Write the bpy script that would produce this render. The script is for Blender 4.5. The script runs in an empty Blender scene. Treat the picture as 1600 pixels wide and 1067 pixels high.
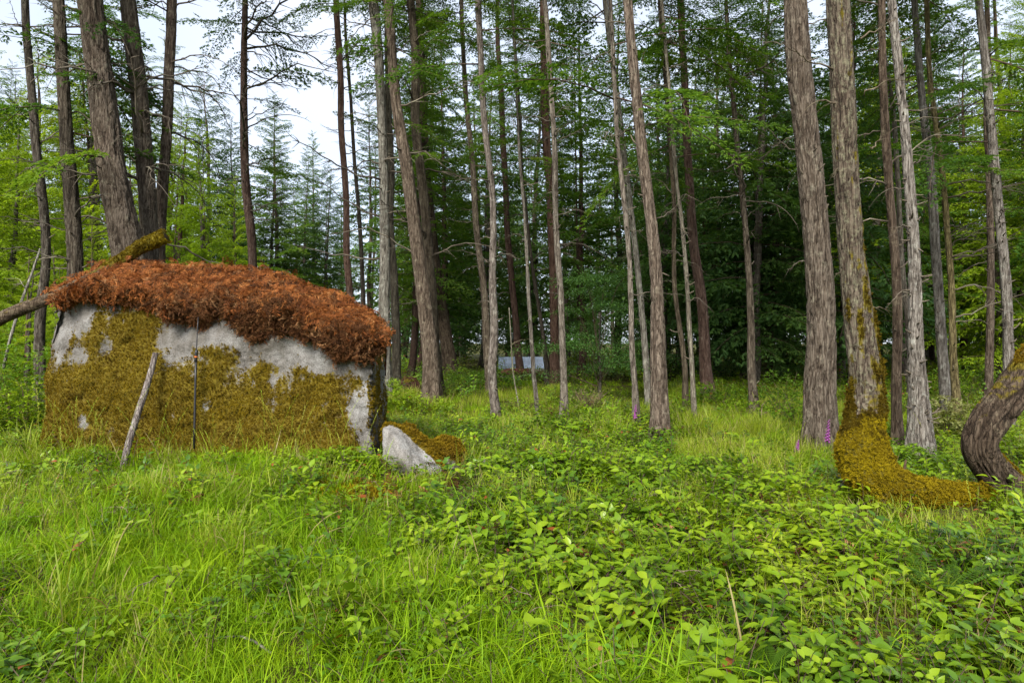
import bpy, math, random
import numpy as np
from mathutils import Vector, Matrix, Euler

# ------------------------------------------------------------------ camera, world, sun
SC = bpy.context.scene
COL = SC.collection
rng = np.random.default_rng(7)
random.seed(7)
F = 1067.0                 # focal length in pixels of the 1600 px wide photograph
CH = 1.5                   # eye height
cam_d = bpy.data.cameras.new('camera'); cam = bpy.data.objects.new('camera', cam_d); COL.objects.link(cam)
cam.location = (0, 0, CH); cam.rotation_euler = (math.radians(90), 0, 0)
cam_d.sensor_width = 36; cam_d.lens = 24; cam_d.clip_start = 0.05; cam_d.clip_end = 2000
SC.camera = cam

W = bpy.data.worlds.new('World'); SC.world = W; W.use_nodes = True
SUN_EL, SUN_ROT = 38, 198          # behind the camera, a little to the side
def build_world():
    nt = W.node_tree; nt.nodes.clear(); N = nt.nodes; L = nt.links
    out = N.new('ShaderNodeOutputWorld'); bg = N.new('ShaderNodeBackground'); bg.inputs[1].default_value = 0.15
    sky = N.new('ShaderNodeTexSky'); sky.sky_type = 'NISHITA'; sky.sun_disc = False
    sky.sun_elevation = math.radians(SUN_EL); sky.sun_rotation = math.radians(SUN_ROT)
    sky.air_density = 1.0; sky.dust_density = 1.5
    tc = N.new('ShaderNodeTexCoord'); no = N.new('ShaderNodeTexNoise')
    no.inputs['Scale'].default_value = 2.2; no.inputs['Detail'].default_value = 5; no.inputs['Roughness'].default_value = .55
    cr = N.new('ShaderNodeValToRGB')
    cr.color_ramp.elements[0].position = .32; cr.color_ramp.elements[0].color = (.92, 1.02, 1.22, 1)
    cr.color_ramp.elements[1].position = .68; cr.color_ramp.elements[1].color = (1.2, 1.26, 1.38, 1)
    mx = N.new('ShaderNodeMix'); mx.data_type = 'RGBA'; mx.inputs[0].default_value = .92
    L.new(tc.outputs['Generated'], no.inputs['Vector']); L.new(no.outputs['Fac'], cr.inputs[0])
    L.new(sky.outputs[0], mx.inputs[6]); L.new(cr.outputs[0], mx.inputs[7])
    L.new(mx.outputs[2], bg.inputs[0]); L.new(bg.outputs[0], out.inputs[0])
build_world()
sun_d = bpy.data.lights.new('sun', 'SUN'); sun_d.energy = 1.5; sun_d.angle = math.radians(28); sun_d.color = (1, .97, .90)
sun = bpy.data.objects.new('sun', sun_d); COL.objects.link(sun)
_el, _az = math.radians(SUN_EL), math.radians(SUN_ROT)
_to_sun = Vector((math.sin(_az) * math.cos(_el), math.cos(_az) * math.cos(_el), math.sin(_el)))
sun.rotation_euler = _to_sun.to_track_quat('Z', 'Y').to_euler()
VS = SC.view_settings
VS.view_transform = 'Standard'; VS.look = 'None'; VS.gamma = 1; VS.use_curve_mapping = False
VS.exposure = 2.5
CY = SC.cycles
CY.max_bounces = 6; CY.diffuse_bounces = 3; CY.glossy_bounces = 1; CY.transmission_bounces = 3
CY.transparent_max_bounces = 4; CY.caustics_reflective = False; CY.caustics_refractive = False
CY.use_denoising = True; CY.use_adaptive_sampling = True; CY.adaptive_threshold = .02

# ------------------------------------------------------------------ helpers
def px(x, y, d):
    "point of the place seen at photo pixel (x, y), d metres ahead of the camera"
    return np.array([(x - 800) / F * d, d, CH + (533 - y) / F * d])

def _hash(i, j, k, s):
    h = (i * 374761393 + j * 668265263 + k * 2147483647 + s * 1274126177) & 0xffffffff
    h = ((h ^ (h >> 13)) * 1274126177) & 0xffffffff
    h = ((h ^ (h >> 16)) * 2246822519) & 0xffffffff
    return ((h ^ (h >> 15)) & 0xffffff) / float(0x7fffff) - 1
def noise(P, seed=0):
    P = np.asarray(P, float); i = np.floor(P).astype(np.int64); f = P - i; f = f * f * (3 - 2 * f)
    r = 0
    for a in (0, 1):
        wa = f[..., 0] if a else 1 - f[..., 0]
        for b in (0, 1):
            wb = f[..., 1] if b else 1 - f[..., 1]
            for c in (0, 1):
                wc = f[..., 2] if c else 1 - f[..., 2]
                r = r + wa * wb * wc * _hash(i[..., 0] + a, i[..., 1] + b, i[..., 2] + c, seed)
    return r
def fbm(P, oct=4, seed=0, gain=.5):
    P = np.asarray(P, float); r = 0; a = 1
    for o in range(oct):
        r = r + a * noise(P * 2 ** o, seed + o * 17); a *= gain
    return r
def sstep(a, b, x):
    t = np.clip((np.asarray(x, float) - a) / (b - a), 0, 1); return t * t * (3 - 2 * t)

def ground_z(X, Y):
    X = np.asarray(X, float); Y = np.asarray(Y, float)
    P = np.stack([X * .35, Y * .35, X * 0], -1)
    near = sstep(1.5, 5, np.hypot(X, Y))
    return (.13 * fbm(P, 3, 5)) * near - .05 + .35 * sstep(-4.5, -9, X) * sstep(4, 9, Y) * sstep(30, 16, Y)
def gz(x, y): return float(ground_z(np.array([x]), np.array([y]))[0])

class MB:
    "collects triangles and quads with per-vertex attributes"
    def __init__(s): s.V = []; s.Fs = []; s.M = []; s.A = {}; s.n = 0
    def add(s, V, faces, mat=0, **attr):
        V = np.asarray(V, float).reshape(-1, 3); faces = np.asarray(faces, np.int64)
        s.V.append(V); s.Fs.append(faces + s.n); s.M.append(np.full(len(faces), mat))
        for k in set(s.A) | set(attr):
            v = attr.get(k, 0.0); v = np.full(len(V), v, float) if np.isscalar(v) else np.asarray(v, float)
            s.A.setdefault(k, [np.zeros(s.n)] if s.n else []).append(v)
        s.n += len(V)
    def arrays(s):
        return np.concatenate(s.V), s.Fs, s.M, {k: np.concatenate(v) for k, v in s.A.items()}
    def mesh(s, name, mats, smooth=True):
        me = bpy.data.meshes.new(name)
        V = np.concatenate(s.V)
        sizes = np.concatenate([np.full(len(f), f.shape[1]) for f in s.Fs]); loops = np.concatenate([f.ravel() for f in s.Fs])
        me.vertices.add(len(V)); me.vertices.foreach_set('co', V.ravel().astype(np.float32))
        me.loops.add(len(loops)); me.loops.foreach_set('vertex_index', loops.astype(np.int32))
        me.polygons.add(len(sizes))
        st = np.concatenate([[0], np.cumsum(sizes)[:-1]])
        me.polygons.foreach_set('loop_start', st.astype(np.int32))
        me.polygons.foreach_set('material_index', np.concatenate(s.M).astype(np.int32))
        me.polygons.foreach_set('use_smooth', np.full(len(sizes), smooth))
        for m in mats: me.materials.append(m)
        for k, v in s.A.items():
            a = me.attributes.new(k, 'FLOAT', 'POINT'); a.data.foreach_set('value', np.concatenate(v).astype(np.float32))
        me.update(calc_edges=True); me.validate()
        return me

def link(name, me, parent=None, loc=None, rot=None, scl=None):
    o = bpy.data.objects.new(name, me); COL.objects.link(o)
    if parent is not None: o.parent = parent
    if loc is not None: o.location = loc
    if rot is not None: o.rotation_euler = rot
    if scl is not None: o.scale = scl if hasattr(scl, '__len__') else (scl,) * 3
    return o
def tag(o, label, cat=None, group=None, kind=None):
    o['label'] = label
    if cat: o['category'] = cat
    if group: o['group'] = group
    if kind: o['kind'] = kind
    return o
def thing(name, label, cat, loc=(0, 0, 0), group=None):
    o = bpy.data.objects.new(name, None); COL.objects.link(o); o.location = loc; o.empty_display_size = .1
    return tag(o, label, cat, group)

def tube(path, rad, seg=8, cap=True):
    "tube along a polyline; returns V, quads, tris"
    path = np.asarray(path, float); n = len(path); rad = np.broadcast_to(np.asarray(rad, float), (n,))
    T = np.gradient(path, axis=0); T /= np.linalg.norm(T, axis=1)[:, None] + 1e-9
    up = np.array([0, 0, 1.]) if abs(T[0, 2]) < .8 else np.array([0, 1., 0])
    V = []
    u = None
    for i in range(n):
        if u is None: u = np.cross(up, T[i])
        else: u = u - T[i] * np.dot(u, T[i])
        u /= np.linalg.norm(u) + 1e-9
        v = np.cross(T[i], u); a = np.linspace(0, 2 * np.pi, seg, endpoint=False)
        V.append(path[i] + rad[i] * (np.cos(a)[:, None] * u + np.sin(a)[:, None] * v))
    V = np.concatenate(V)
    i = np.arange(n - 1)[:, None] * seg; j = np.arange(seg)[None]; jn = (j + 1) % seg
    q = np.stack([i + j, i + jn, i + seg + jn, i + seg + j], -1).reshape(-1, 4)
    t = None
    if cap:
        V = np.concatenate([V, path[:1], path[-1:]])
        a = np.arange(seg); b = (a + 1) % seg
        t = np.concatenate([np.stack([np.full(seg, n * seg), b, a], -1), np.stack([np.full(seg, n * seg + 1), a + (n - 1) * seg, b + (n - 1) * seg], -1)])
    return V, q, t
def add_tube(mb, path, rad, seg=8, mat=0, **attr):
    V, q, t = tube(path, rad, seg)
    n0 = mb.n; mb.add(V, q, mat, **attr)
    mb.Fs.append(t + n0); mb.M.append(np.full(len(t), mat))

def spline(P, n):
    "Catmull-Rom resample of control rows to n rows"
    P = np.asarray(P, float); Q = np.concatenate([2 * P[:1] - P[1:2], P, 2 * P[-1:] - P[-2:-1]])
    t = np.linspace(0, len(P) - 1 - 1e-6, n); i = t.astype(int); f = (t - i)[:, None]
    a, b, c, d = Q[i], Q[i + 1], Q[i + 2], Q[i + 3]
    return .5 * (2 * b + (c - a) * f + (2 * a - 5 * b + 4 * c - d) * f ** 2 + (3 * b - a - 3 * c + d) * f ** 3)

def rotm(e): return np.array(Euler(e).to_matrix())

def scatter(name, protos, pos, rot, scl, idx, parent=None):
    "uncountable stuff: prototypes instanced on the points of one object"
    n = len(pos); me = bpy.data.meshes.new(name)
    me.vertices.add(n); me.vertices.foreach_set('co', np.asarray(pos, np.float32).ravel())
    a = me.attributes.new('i_rot', 'FLOAT_VECTOR', 'POINT'); a.data.foreach_set('vector', np.asarray(rot, np.float32).ravel())
    a = me.attributes.new('i_scl', 'FLOAT_VECTOR', 'POINT')
    s = np.asarray(scl, np.float32); s = np.repeat(s[:, None], 3, 1) if s.ndim == 1 else s
    a.data.foreach_set('vector', s.ravel())
    a = me.attributes.new('i_idx', 'INT', 'POINT'); a.data.foreach_set('value', np.asarray(idx, np.int32))
    o = link(name, me, parent)
    ng = bpy.data.node_groups.new(name, 'GeometryNodeTree')
    ng.interface.new_socket('Geometry', in_out='INPUT', socket_type='NodeSocketGeometry')
    ng.interface.new_socket('Geometry', in_out='OUTPUT', socket_type='NodeSocketGeometry')
    N, L = ng.nodes, ng.links
    gi, go = N.new('NodeGroupInput'), N.new('NodeGroupOutput')
    iop = N.new('GeometryNodeInstanceOnPoints'); jn = N.new('GeometryNodeJoinGeometry')
    for pm in protos:
        po = bpy.data.objects.new(name, pm)
        oi = N.new('GeometryNodeObjectInfo'); oi.inputs['Object'].default_value = po
        g2 = N.new('GeometryNodeGeometryToInstance')
        L.new(oi.outputs['Geometry'], g2.inputs[0]); L.new(g2.outputs[0], jn.inputs[0])
    def attr(nm, ty):
        x = N.new('GeometryNodeInputNamedAttribute'); x.data_type = ty; x.inputs['Name'].default_value = nm; return x.outputs['Attribute']
    L.new(gi.outputs[0], iop.inputs['Points']); L.new(jn.outputs[0], iop.inputs['Instance'])
    iop.inputs['Pick Instance'].default_value = True
    L.new(attr('i_idx', 'INT'), iop.inputs['Instance Index'])
    e2r = N.new('FunctionNodeEulerToRotation'); L.new(attr('i_rot', 'FLOAT_VECTOR'), e2r.inputs[0]); L.new(e2r.outputs[0], iop.inputs['Rotation'])
    L.new(attr('i_scl', 'FLOAT_VECTOR'), iop.inputs['Scale'])
    L.new(iop.outputs[0], go.inputs[0])
    md = o.modifiers.new('scatter', 'NODES'); md.node_group = ng
    return o

# ------------------------------------------------------------------ materials
class NT:
    def __init__(s, name):
        s.m = bpy.data.materials.new(name); s.m.use_nodes = True; s.t = s.m.node_tree; s.t.nodes.clear()
        s.out = s.n('ShaderNodeOutputMaterial')
    def n(s, ty, **kw):
        x = s.t.nodes.new(ty)
        for k, v in kw.items(): setattr(x, k, v)
        return x
    def l(s, a, b): s.t.links.new(a, b)
    def set(s, sock, v):
        if hasattr(v, 'is_output'): s.l(v, sock)
        else: sock.default_value = v if not (hasattr(v, '__len__') and len(v) == 3 and sock.type == 'RGBA') else (*v, 1)
    def noise(s, scale, detail=3, rough=.55, vec=None, stretch=None, coord='Object', dist=0):
        no = s.n('ShaderNodeTexNoise'); no.inputs['Scale'].default_value = scale; no.inputs['Detail'].default_value = detail
        no.inputs['Roughness'].default_value = rough; no.inputs['Distortion'].default_value = dist
        if vec is None:
            if coord == 'World': vec = s.n('ShaderNodeNewGeometry').outputs['Position']
            else: vec = s.n('ShaderNodeTexCoord').outputs[coord]
        if stretch:
            mp = s.n('ShaderNodeMapping'); mp.inputs['Scale'].default_value = stretch; s.l(vec, mp.inputs[0]); vec = mp.outputs[0]
        s.l(vec, no.inputs['Vector']); return no.outputs['Fac']
    def ramp(s, fac, stops, interp='LINEAR'):
        r = s.n('ShaderNodeValToRGB'); r.color_ramp.interpolation = interp
        e = r.color_ramp.elements
        while len(e) < len(stops): e.new(.5)
        for el, (p, c) in zip(e, stops): el.position = p; el.color = (*c, 1) if len(c) == 3 else c
        s.l(fac, r.inputs[0]); return r.outputs[0]
    def mix(s, f, a, b, mode='MIX'):
        m = s.n('ShaderNodeMix', data_type='RGBA', blend_type=mode)
        s.set(m.inputs[0], f); s.set(m.inputs[6], a); s.set(m.inputs[7], b); return m.outputs[2]
    def math(s, op, a, b=0.0):
        m = s.n('ShaderNodeMath', operation=op); s.set(m.inputs[0], a); s.set(m.inputs[1], b); return m.outputs[0]
    def attr(s, name, ty='GEOMETRY'):
        a = s.n('ShaderNodeAttribute', attribute_name=name, attribute_type=ty); return a.outputs['Fac']
    def rnd(s): return s.n('ShaderNodeObjectInfo').outputs['Random']
    def ocol(s): return s.n('ShaderNodeObjectInfo').outputs['Color']
    def bump(s, h, strength=.5, dist=.02):
        b = s.n('ShaderNodeBump'); b.inputs['Strength'].default_value = strength; b.inputs['Distance'].default_value = dist
        s.l(h, b.inputs['Height']); return b.outputs[0]
    def pbr(s, col, rough=.8, normal=None, spec=.3):
        p = s.n('ShaderNodeBsdfPrincipled'); s.set(p.inputs['Base Color'], col); s.set(p.inputs['Roughness'], rough)
        p.inputs['Specular IOR Level'].default_value = spec
        if normal is not None: s.l(normal, p.inputs['Normal'])
        return p.outputs[0]
    def done(s, sh): s.l(sh, s.out.inputs[0]); return s.m
    def leafy(s, col, trans=.35, rough=.5, spec=.3, tcol=None):
        p = s.pbr(col, rough, None, spec)
        t = s.n('ShaderNodeBsdfTranslucent')
        tc = tcol if tcol is not None else s.mix(1.0, col, (1.25, 1.2, .55), 'MULTIPLY')
        s.l(tc, t.inputs['Color'])
        m = s.n('ShaderNodeMixShader'); m.inputs[0].default_value = trans
        s.l(p, m.inputs[1]); s.l(t.outputs[0], m.inputs[2]); return s.done(m.outputs[0])

def foliage_mat(name, stops, trans=.35, rough=.5, spec=.3, patch=.25, dead=None, sat_patch=None):
    "leaf colour: random per leaf, per plant and in soft patches over the ground"
    t = NT(name)
    a = t.math('MULTIPLY', t.attr('rnd'), .45)
    b = t.math('MULTIPLY', t.rnd(), .35)
    c = t.math('MULTIPLY', t.noise(patch, 3, coord='World'), .8)
    f = t.math('ADD', t.math('ADD', a, b), t.math('SUBTRACT', c, .3))
    col = t.ramp(f, stops)
    if dead:
        k = t.math('GREATER_THAN', t.attr('rnd2'), 1 - dead[0])
        col = t.mix(k, col, dead[1])
    return t.leafy(col, trans, rough, spec)

M = {}
M['needles'] = foliage_mat('fir_needles', [(0, (.03, .08, .015)), (.35, (.06, .135, .018)), (.65, (.11, .20, .022)), (1, (.19, .27, .03))], .46, .55, .2)
M['needles_light'] = foliage_mat('light_needles', [(0, (.13, .215, .012)), (.4, (.20, .31, .016)), (.7, (.28, .38, .022)), (1, (.37, .44, .032))], .55, .55, .2)
M['needles_blue'] = foliage_mat('hemlock_needles', [(0, (.028, .075, .024)), (.4, (.055, .12, .030)), (.75, (.095, .175, .036)), (1, (.15, .23, .042))], .46, .55, .2)
M['maple'] = foliage_mat('broad_leaves', [(0, (.03, .085, .024)), (.4, (.055, .135, .028)), (.7, (.095, .19, .032)), (1, (.15, .25, .036))], .4, .45, .35)
M['grass'] = foliage_mat('grass_blades', [(0, (.06, .13, .003)), (.3, (.115, .22, .004)), (.6, (.18, .305, .005)), (1, (.30, .38, .012))], .4, .55, .12, .9, dead=(.03, (.28, .22, .09)))
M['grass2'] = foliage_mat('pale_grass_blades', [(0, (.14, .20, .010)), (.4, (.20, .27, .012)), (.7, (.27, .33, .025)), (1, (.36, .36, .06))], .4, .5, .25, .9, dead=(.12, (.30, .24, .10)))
M['salal'] = foliage_mat('salal_leaves', [(0, (.022, .065, .014)), (.3, (.075, .155, .009)), (.6, (.165, .265, .008)), (1, (.29, .37, .016))], .36, .36, .4, .8, dead=(.007, (.24, .07, .02)))
M['herb'] = foliage_mat('herb_leaves', [(0, (.06, .14, .008)), (.5, (.10, .22, .012)), (1, (.20, .30, .02))], .42, .45, .3, 1.2, dead=(.03, (.30, .16, .04)))
M['fern'] = foliage_mat('fern_fronds', [(0, (.04, .10, .008)), (1, (.10, .19, .015))], .38, .5, .25)
M['pale_shrub'] = foliage_mat('pale_shrub_leaves', [(0, (.16, .19, .05)), (.5, (.27, .28, .10)), (1, (.38, .36, .18))], .4, .5, .3)

def rust_mat():
    t = NT('dead_fern'); f = t.math('ADD', t.math('MULTIPLY', t.attr('rnd'), .45), t.math('ADD', t.math('MULTIPLY', t.rnd(), .3), t.math('SUBTRACT', t.math('MULTIPLY', t.noise(2.4, 4, .6, coord='World'), .9), .32)))
    col = t.ramp(f, [(0, (.045, .017, .007)), (.3, (.13, .040, .011)), (.6, (.24, .078, .018)), (.85, (.33, .13, .035)), (1, (.43, .27, .12))])
    return t.leafy(col, .2, .7, .15, tcol=t.mix(1.0, col, (1.2, .9, .6), 'MULTIPLY'))
M['rust'] = rust_mat()
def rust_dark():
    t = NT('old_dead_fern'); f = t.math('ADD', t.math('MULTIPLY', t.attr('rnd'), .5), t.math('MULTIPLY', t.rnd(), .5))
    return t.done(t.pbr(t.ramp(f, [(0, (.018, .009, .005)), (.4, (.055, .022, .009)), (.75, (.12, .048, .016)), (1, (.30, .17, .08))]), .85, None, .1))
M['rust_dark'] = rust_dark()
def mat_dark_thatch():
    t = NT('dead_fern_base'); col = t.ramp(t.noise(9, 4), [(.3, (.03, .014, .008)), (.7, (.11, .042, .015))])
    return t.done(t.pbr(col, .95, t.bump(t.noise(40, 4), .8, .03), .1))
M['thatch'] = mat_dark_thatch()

def bark_mat(name, dark, mid, light, lichen=.3, lichen_col=(.34, .35, .27), moss=True, vscale=24, lsc=7):
    "bark: plates and furrows in the mesh, grain and lichen here; object colour tints each tree"
    t = NT(name)
    ridge = t.attr('ridge')
    tc = t.n('ShaderNodeTexCoord').outputs['Object']
    mp = t.n('ShaderNodeMapping'); mp.inputs['Scale'].default_value = (1, 1, .13); t.l(tc, mp.inputs[0])
    wn = t.n('ShaderNodeTexNoise'); wn.inputs['Scale'].default_value = 14; wn.inputs['Detail'].default_value = 6; t.l(mp.outputs[0], wn.inputs['Vector'])
    ad = t.n('ShaderNodeVectorMath', operation='MULTIPLY_ADD'); ad.inputs[1].default_value = (.13, .13, .13); t.l(wn.outputs['Color'], ad.inputs[0]); t.l(mp.outputs[0], ad.inputs[2])
    vo = t.n('ShaderNodeTexVoronoi', feature='DISTANCE_TO_EDGE'); vo.inputs['Scale'].default_value = vscale; t.l(ad.outputs[0], vo.inputs['Vector'])
    crack = t.ramp(vo.outputs['Distance'], [(.0, (0, 0, 0)), (.13, (1, 1, 1))])
    g = t.noise(34, 6, .75, stretch=(1, 1, .3))
    f = t.math('ADD', t.math('ADD', t.math('MULTIPLY', ridge, .34), t.math('MULTIPLY', g, .68)), t.math('MULTIPLY', crack, .14))
    col = t.ramp(f, [(.36, dark), (.64, mid), (.92, light)])
    big = t.noise(1.7, 3, .6, stretch=(1, 1, .5))
    col = t.mix(t.math('MULTIPLY', big, .5), col, (.36, .33, .30), 'SOFT_LIGHT')
    li = t.ramp(t.noise(lsc, 5, .7), [(.60 - .12 * lichen, (0, 0, 0)), (.72 - .08 * lichen, (1, 1, 1))])
    li = t.math('MULTIPLY', t.math('MULTIPLY', li, lichen), t.math('ADD', ridge, .25))
    col = t.mix(li, col, lichen_col)
    col = t.mix(1.0, col, t.ocol(), 'MULTIPLY')
    if moss:
        mk = t.attr('moss')
        mn = t.noise(11, 4, .6)
        mm = t.ramp(t.math('ADD', mk, t.math('MULTIPLY', t.math('SUBTRACT', mn, .5), 1.1)), [(.42, (0, 0, 0)), (.56, (1, 1, 1))])
        mc = t.ramp(t.noise(23, 4, .7), [(.25, (.045, .036, .006)), (.5, (.11, .085, .008)), (.8, (.20, .155, .012))])
        col = t.mix(mm, col, mc)
    h = t.math('ADD', t.math('ADD', t.math('MULTIPLY', g, .7), t.math('MULTIPLY', crack, .5)), t.math('MULTIPLY', t.noise(120, 3), .25))
    return t.done(t.pbr(col, .92, t.bump(h, 1.0, .025), .15))
M['fir_bark'] = bark_mat('fir_bark', (.019, .015, .011), (.075, .064, .050), (.168, .154, .128), .35)
M['grey_bark'] = bark_mat('grey_bark', (.036, .030, .025), (.124, .112, .098), (.262, .250, .226), .45, (.40, .42, .37))
M['red_bark'] = bark_mat('red_bark', (.024, .014, .011), (.074, .048, .038), (.15, .108, .09), .2)
M['moss_bark'] = bark_mat('mossy_bark', (.024, .018, .014), (.105, .082, .066), (.24, .21, .17), .85, (.27, .27, .19), lsc=26)
def dead_wood():
    t = NT('dead_wood'); col = t.ramp(t.noise(6, 4), [(.3, (.075, .058, .042)), (.55, (.17, .145, .115)), (.8, (.28, .27, .20))])
    col = t.mix(1.0, col, t.ocol(), 'MULTIPLY')
    return t.done(t.pbr(col, .9, t.bump(t.noise(40, 3), .4, .01), .15))
M['dead_wood'] = dead_wood()
def mat_twig():
    t = NT('twig'); return t.done(t.pbr((.075, .052, .036), .9, None, .15))
M['twig'] = mat_twig()
def moss_mat():
    t = NT('moss_tufts'); f = t.math('ADD', t.math('MULTIPLY', t.attr('rnd'), .4), t.math('ADD', t.math('MULTIPLY', t.noise(3.2, 5, .65, coord='World'), 1.25), -.38))
    col = t.ramp(f, [(.15, (.06, .036, .005)), (.42, (.125, .083, .006)), (.68, (.185, .130, .007)), (1, (.27, .20, .014))])
    return t.leafy(t.mix(1.0, col, t.ocol(), 'MULTIPLY'), .25, .8, .1)
M['moss'] = moss_mat()
def rock_mat():
    t = NT('boulder_stone')
    base = t.ramp(t.noise(3.2, 6, .65), [(.30, (.095, .085, .074)), (.46, (.215, .20, .183)), (.66, (.33, .32, .305))])
    speck = t.ramp(t.noise(85, 3, .7), [(.36, (.34, .32, .30)), (.54, (1.05, 1.05, 1.05))])
    col = t.mix(.75, base, speck, 'MULTIPLY')
    st = t.ramp(t.noise(2.4, 4, .6, stretch=(1, 1, .3)), [(.48, (0, 0, 0)), (.66, (1, 1, 1))])
    col = t.mix(t.math('MULTIPLY', st, .65), col, (.085, .07, .05))
    col = t.mix(1.0, col, t.ocol(), 'MULTIPLY')
    mk = t.attr('moss')
    mm = t.ramp(t.math('ADD', mk, t.math('MULTIPLY', t.math('SUBTRACT', t.noise(22, 7, .8), .5), 1.7)), [(.40, (0, 0, 0)), (.58, (1, 1, 1))])
    mc = t.ramp(t.noise(20, 5, .7), [(.22, (.06, .035, .006)), (.48, (.125, .09, .007)), (.78, (.21, .16, .012))])
    col = t.mix(mm, col, mc)
    h = t.math('ADD', t.noise(45, 5, .7), t.math('MULTIPLY', t.noise(140, 3), .5))
    return t.done(t.pbr(col, .93, t.bump(h, 1.0, .03), .2))
M['rock'] = rock_mat()
def soil():
    t = NT('forest_floor')
    a = t.ramp(t.noise(1.3, 5, .6, coord='World'), [(.3, (.035, .026, .014)), (.5, (.06, .065, .014)), (.7, (.08, .10, .016))])
    b = t.ramp(t.noise(30, 4, .7, coord='World'), [(.3, (.45, .4, .35)), (.65, (1.3, 1.2, 1))])
    return t.done(t.pbr(t.mix(1.0, a, b, 'MULTIPLY'), .95, t.bump(t.noise(25, 5, coord='World'), .8, .05), .1))
M['soil'] = soil()
def plain(name, col, rough=.6, spec=.3, metal=0.0, nz=None):
    t = NT(name); c = col
    if nz: c = t.mix(1.0, col, t.ramp(t.noise(nz, 4), [(.3, (.65, .65, .65)), (.7, (1.15, 1.15, 1.15))]), 'MULTIPLY')
    return t.done(t.pbr(c, rough, None, spec))

# ------------------------------------------------------------------ ground
def build_ground():
    def axis(parts): return np.unique(np.concatenate([np.linspace(*p) for p in parts]))
    xs = axis([(-400, -40, 25), (-40, -14, 40), (-14, 14, 190), (14, 40, 40), (40, 400, 25)])
    ys = axis([(-120, -4, 25), (-4, 26, 190), (26, 60, 40), (60, 500, 30)])
    X, Y = np.meshgrid(xs, ys); Z = ground_z(X, Y)
    nx, ny = len(xs), len(ys); i, j = np.meshgrid(np.arange(nx - 1), np.arange(ny - 1)); a = (j * nx + i).ravel()
    mb = MB(); mb.add(np.stack([X, Y, Z], -1).reshape(-1, 3), np.stack([a, a + 1, a + nx + 1, a + nx], -1))
    o = link('ground', mb.mesh('ground', [M['soil']])); tag(o, 'mossy brown forest floor under grass and leafy ground cover', kind='structure')
build_ground()

# ------------------------------------------------------------------ boulder with its cap of dead fern
FL, FR = px(70, 533, 8.9), px(588, 533, 7.95)     # face edges at eye level
def face_pt(xpx):
    "x, y of the boulder face under photo column xpx"
    t = (xpx - 70) / (588 - 70.); k = t * 7.95 / (8.9 * (1 - t) + 7.95 * t) if False else t
    # intersect the column's ray with the face line
    dx = (xpx - 800) / F; A, B = FL[:2], FR[:2]; D = B - A
    s = (A[0] - dx * A[1]) / (dx * D[1] - D[0]); p = A + s * D
    return p, s
FACE_DIR = (FR[:2] - FL[:2]) / np.linalg.norm(FR[:2] - FL[:2]); FACE_N = np.array([FACE_DIR[1], -FACE_DIR[0]])
if FACE_N[1] > 0: FACE_N = -FACE_N
BACK = np.array([-.16, .987])
def top_z(xpx):
    y = np.interp(xpx, [40, 75, 130, 260, 350, 400, 480, 540, 590, 640], [478, 474, 466, 470, 488, 505, 522, 540, 552, 556])
    p, _ = face_pt(xpx); return CH + (533 - y) / F * p[1], p

def proj(V):
    d = V[:, 1]; return 800 + V[:, 0] / d * F, 533 - (V[:, 2] - CH) / d * F

def boulder_moss(V, seed=3):
    x, y = proj(V)
    _, = (0,)
    ytop = np.interp(x, [40, 75, 130, 260, 350, 400, 480, 540, 590, 640], [478, 474, 466, 470, 488, 512, 530, 545, 552, 556])
    m = .31 + .46 * sstep(16, 72, y - ytop) + .24 * sstep(80, 150, y - ytop) - .16 * sstep(260, 90, x) * sstep(590, 540, y)
    def blob(cx, cy, rx, ry, s): return s * np.exp(-(((x - cx) / rx) ** 2 + ((y - cy) / ry) ** 2))
    for b in [(285, 530, 34, 40, -.62), (340, 520, 34, 22, -.6), (378, 560, 9, 28, -.5), (92, 515, 16, 40, -.45), (168, 545, 18, 14, -.5), (135, 500, 14, 22, -.3), (132, 560, 14, 10, -.4),
              (440, 552, 38, 18, -.5), (500, 572, 22, 20, -.5), (520, 560, 22, 18, -.4), (575, 580, 8, 36, -.7), (566, 670, 20, 58, -.75), (552, 640, 14, 24, -.4), (578, 720, 20, 40, -.6),
              (278, 642, 8, 16, -.65), (330, 634, 17, 16, -.5), (320, 685, 9, 36, -.6), (137, 660, 7, 18, -.55), (88, 600, 10, 14, -.4), (423, 592, 6, 12, -.5), (471, 592, 10, 8, -.45), (345, 600, 8, 12, -.4), (97, 545, 10, 20, -.3),
              (500, 715, 20, 12, -.35), (400, 720, 22, 10, -.25), (230, 500, 34, 24, .55), (155, 510, 10, 34, .45), (185, 560, 30, 20, .3), (405, 580, 22, 16, .3), (200, 520, 12, 30, .3), (330, 548, 16, 10, .35), (120, 530, 10, 10, .3)]:
        m += blob(*b)
    P = V * np.array([1, 1, 1.]); m += .26 * fbm(P * 2.1, 3, seed) + .30 * fbm(P * np.array([7.5, 7.5, 4.]), 4, seed + 3, .6)
    return m

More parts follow.
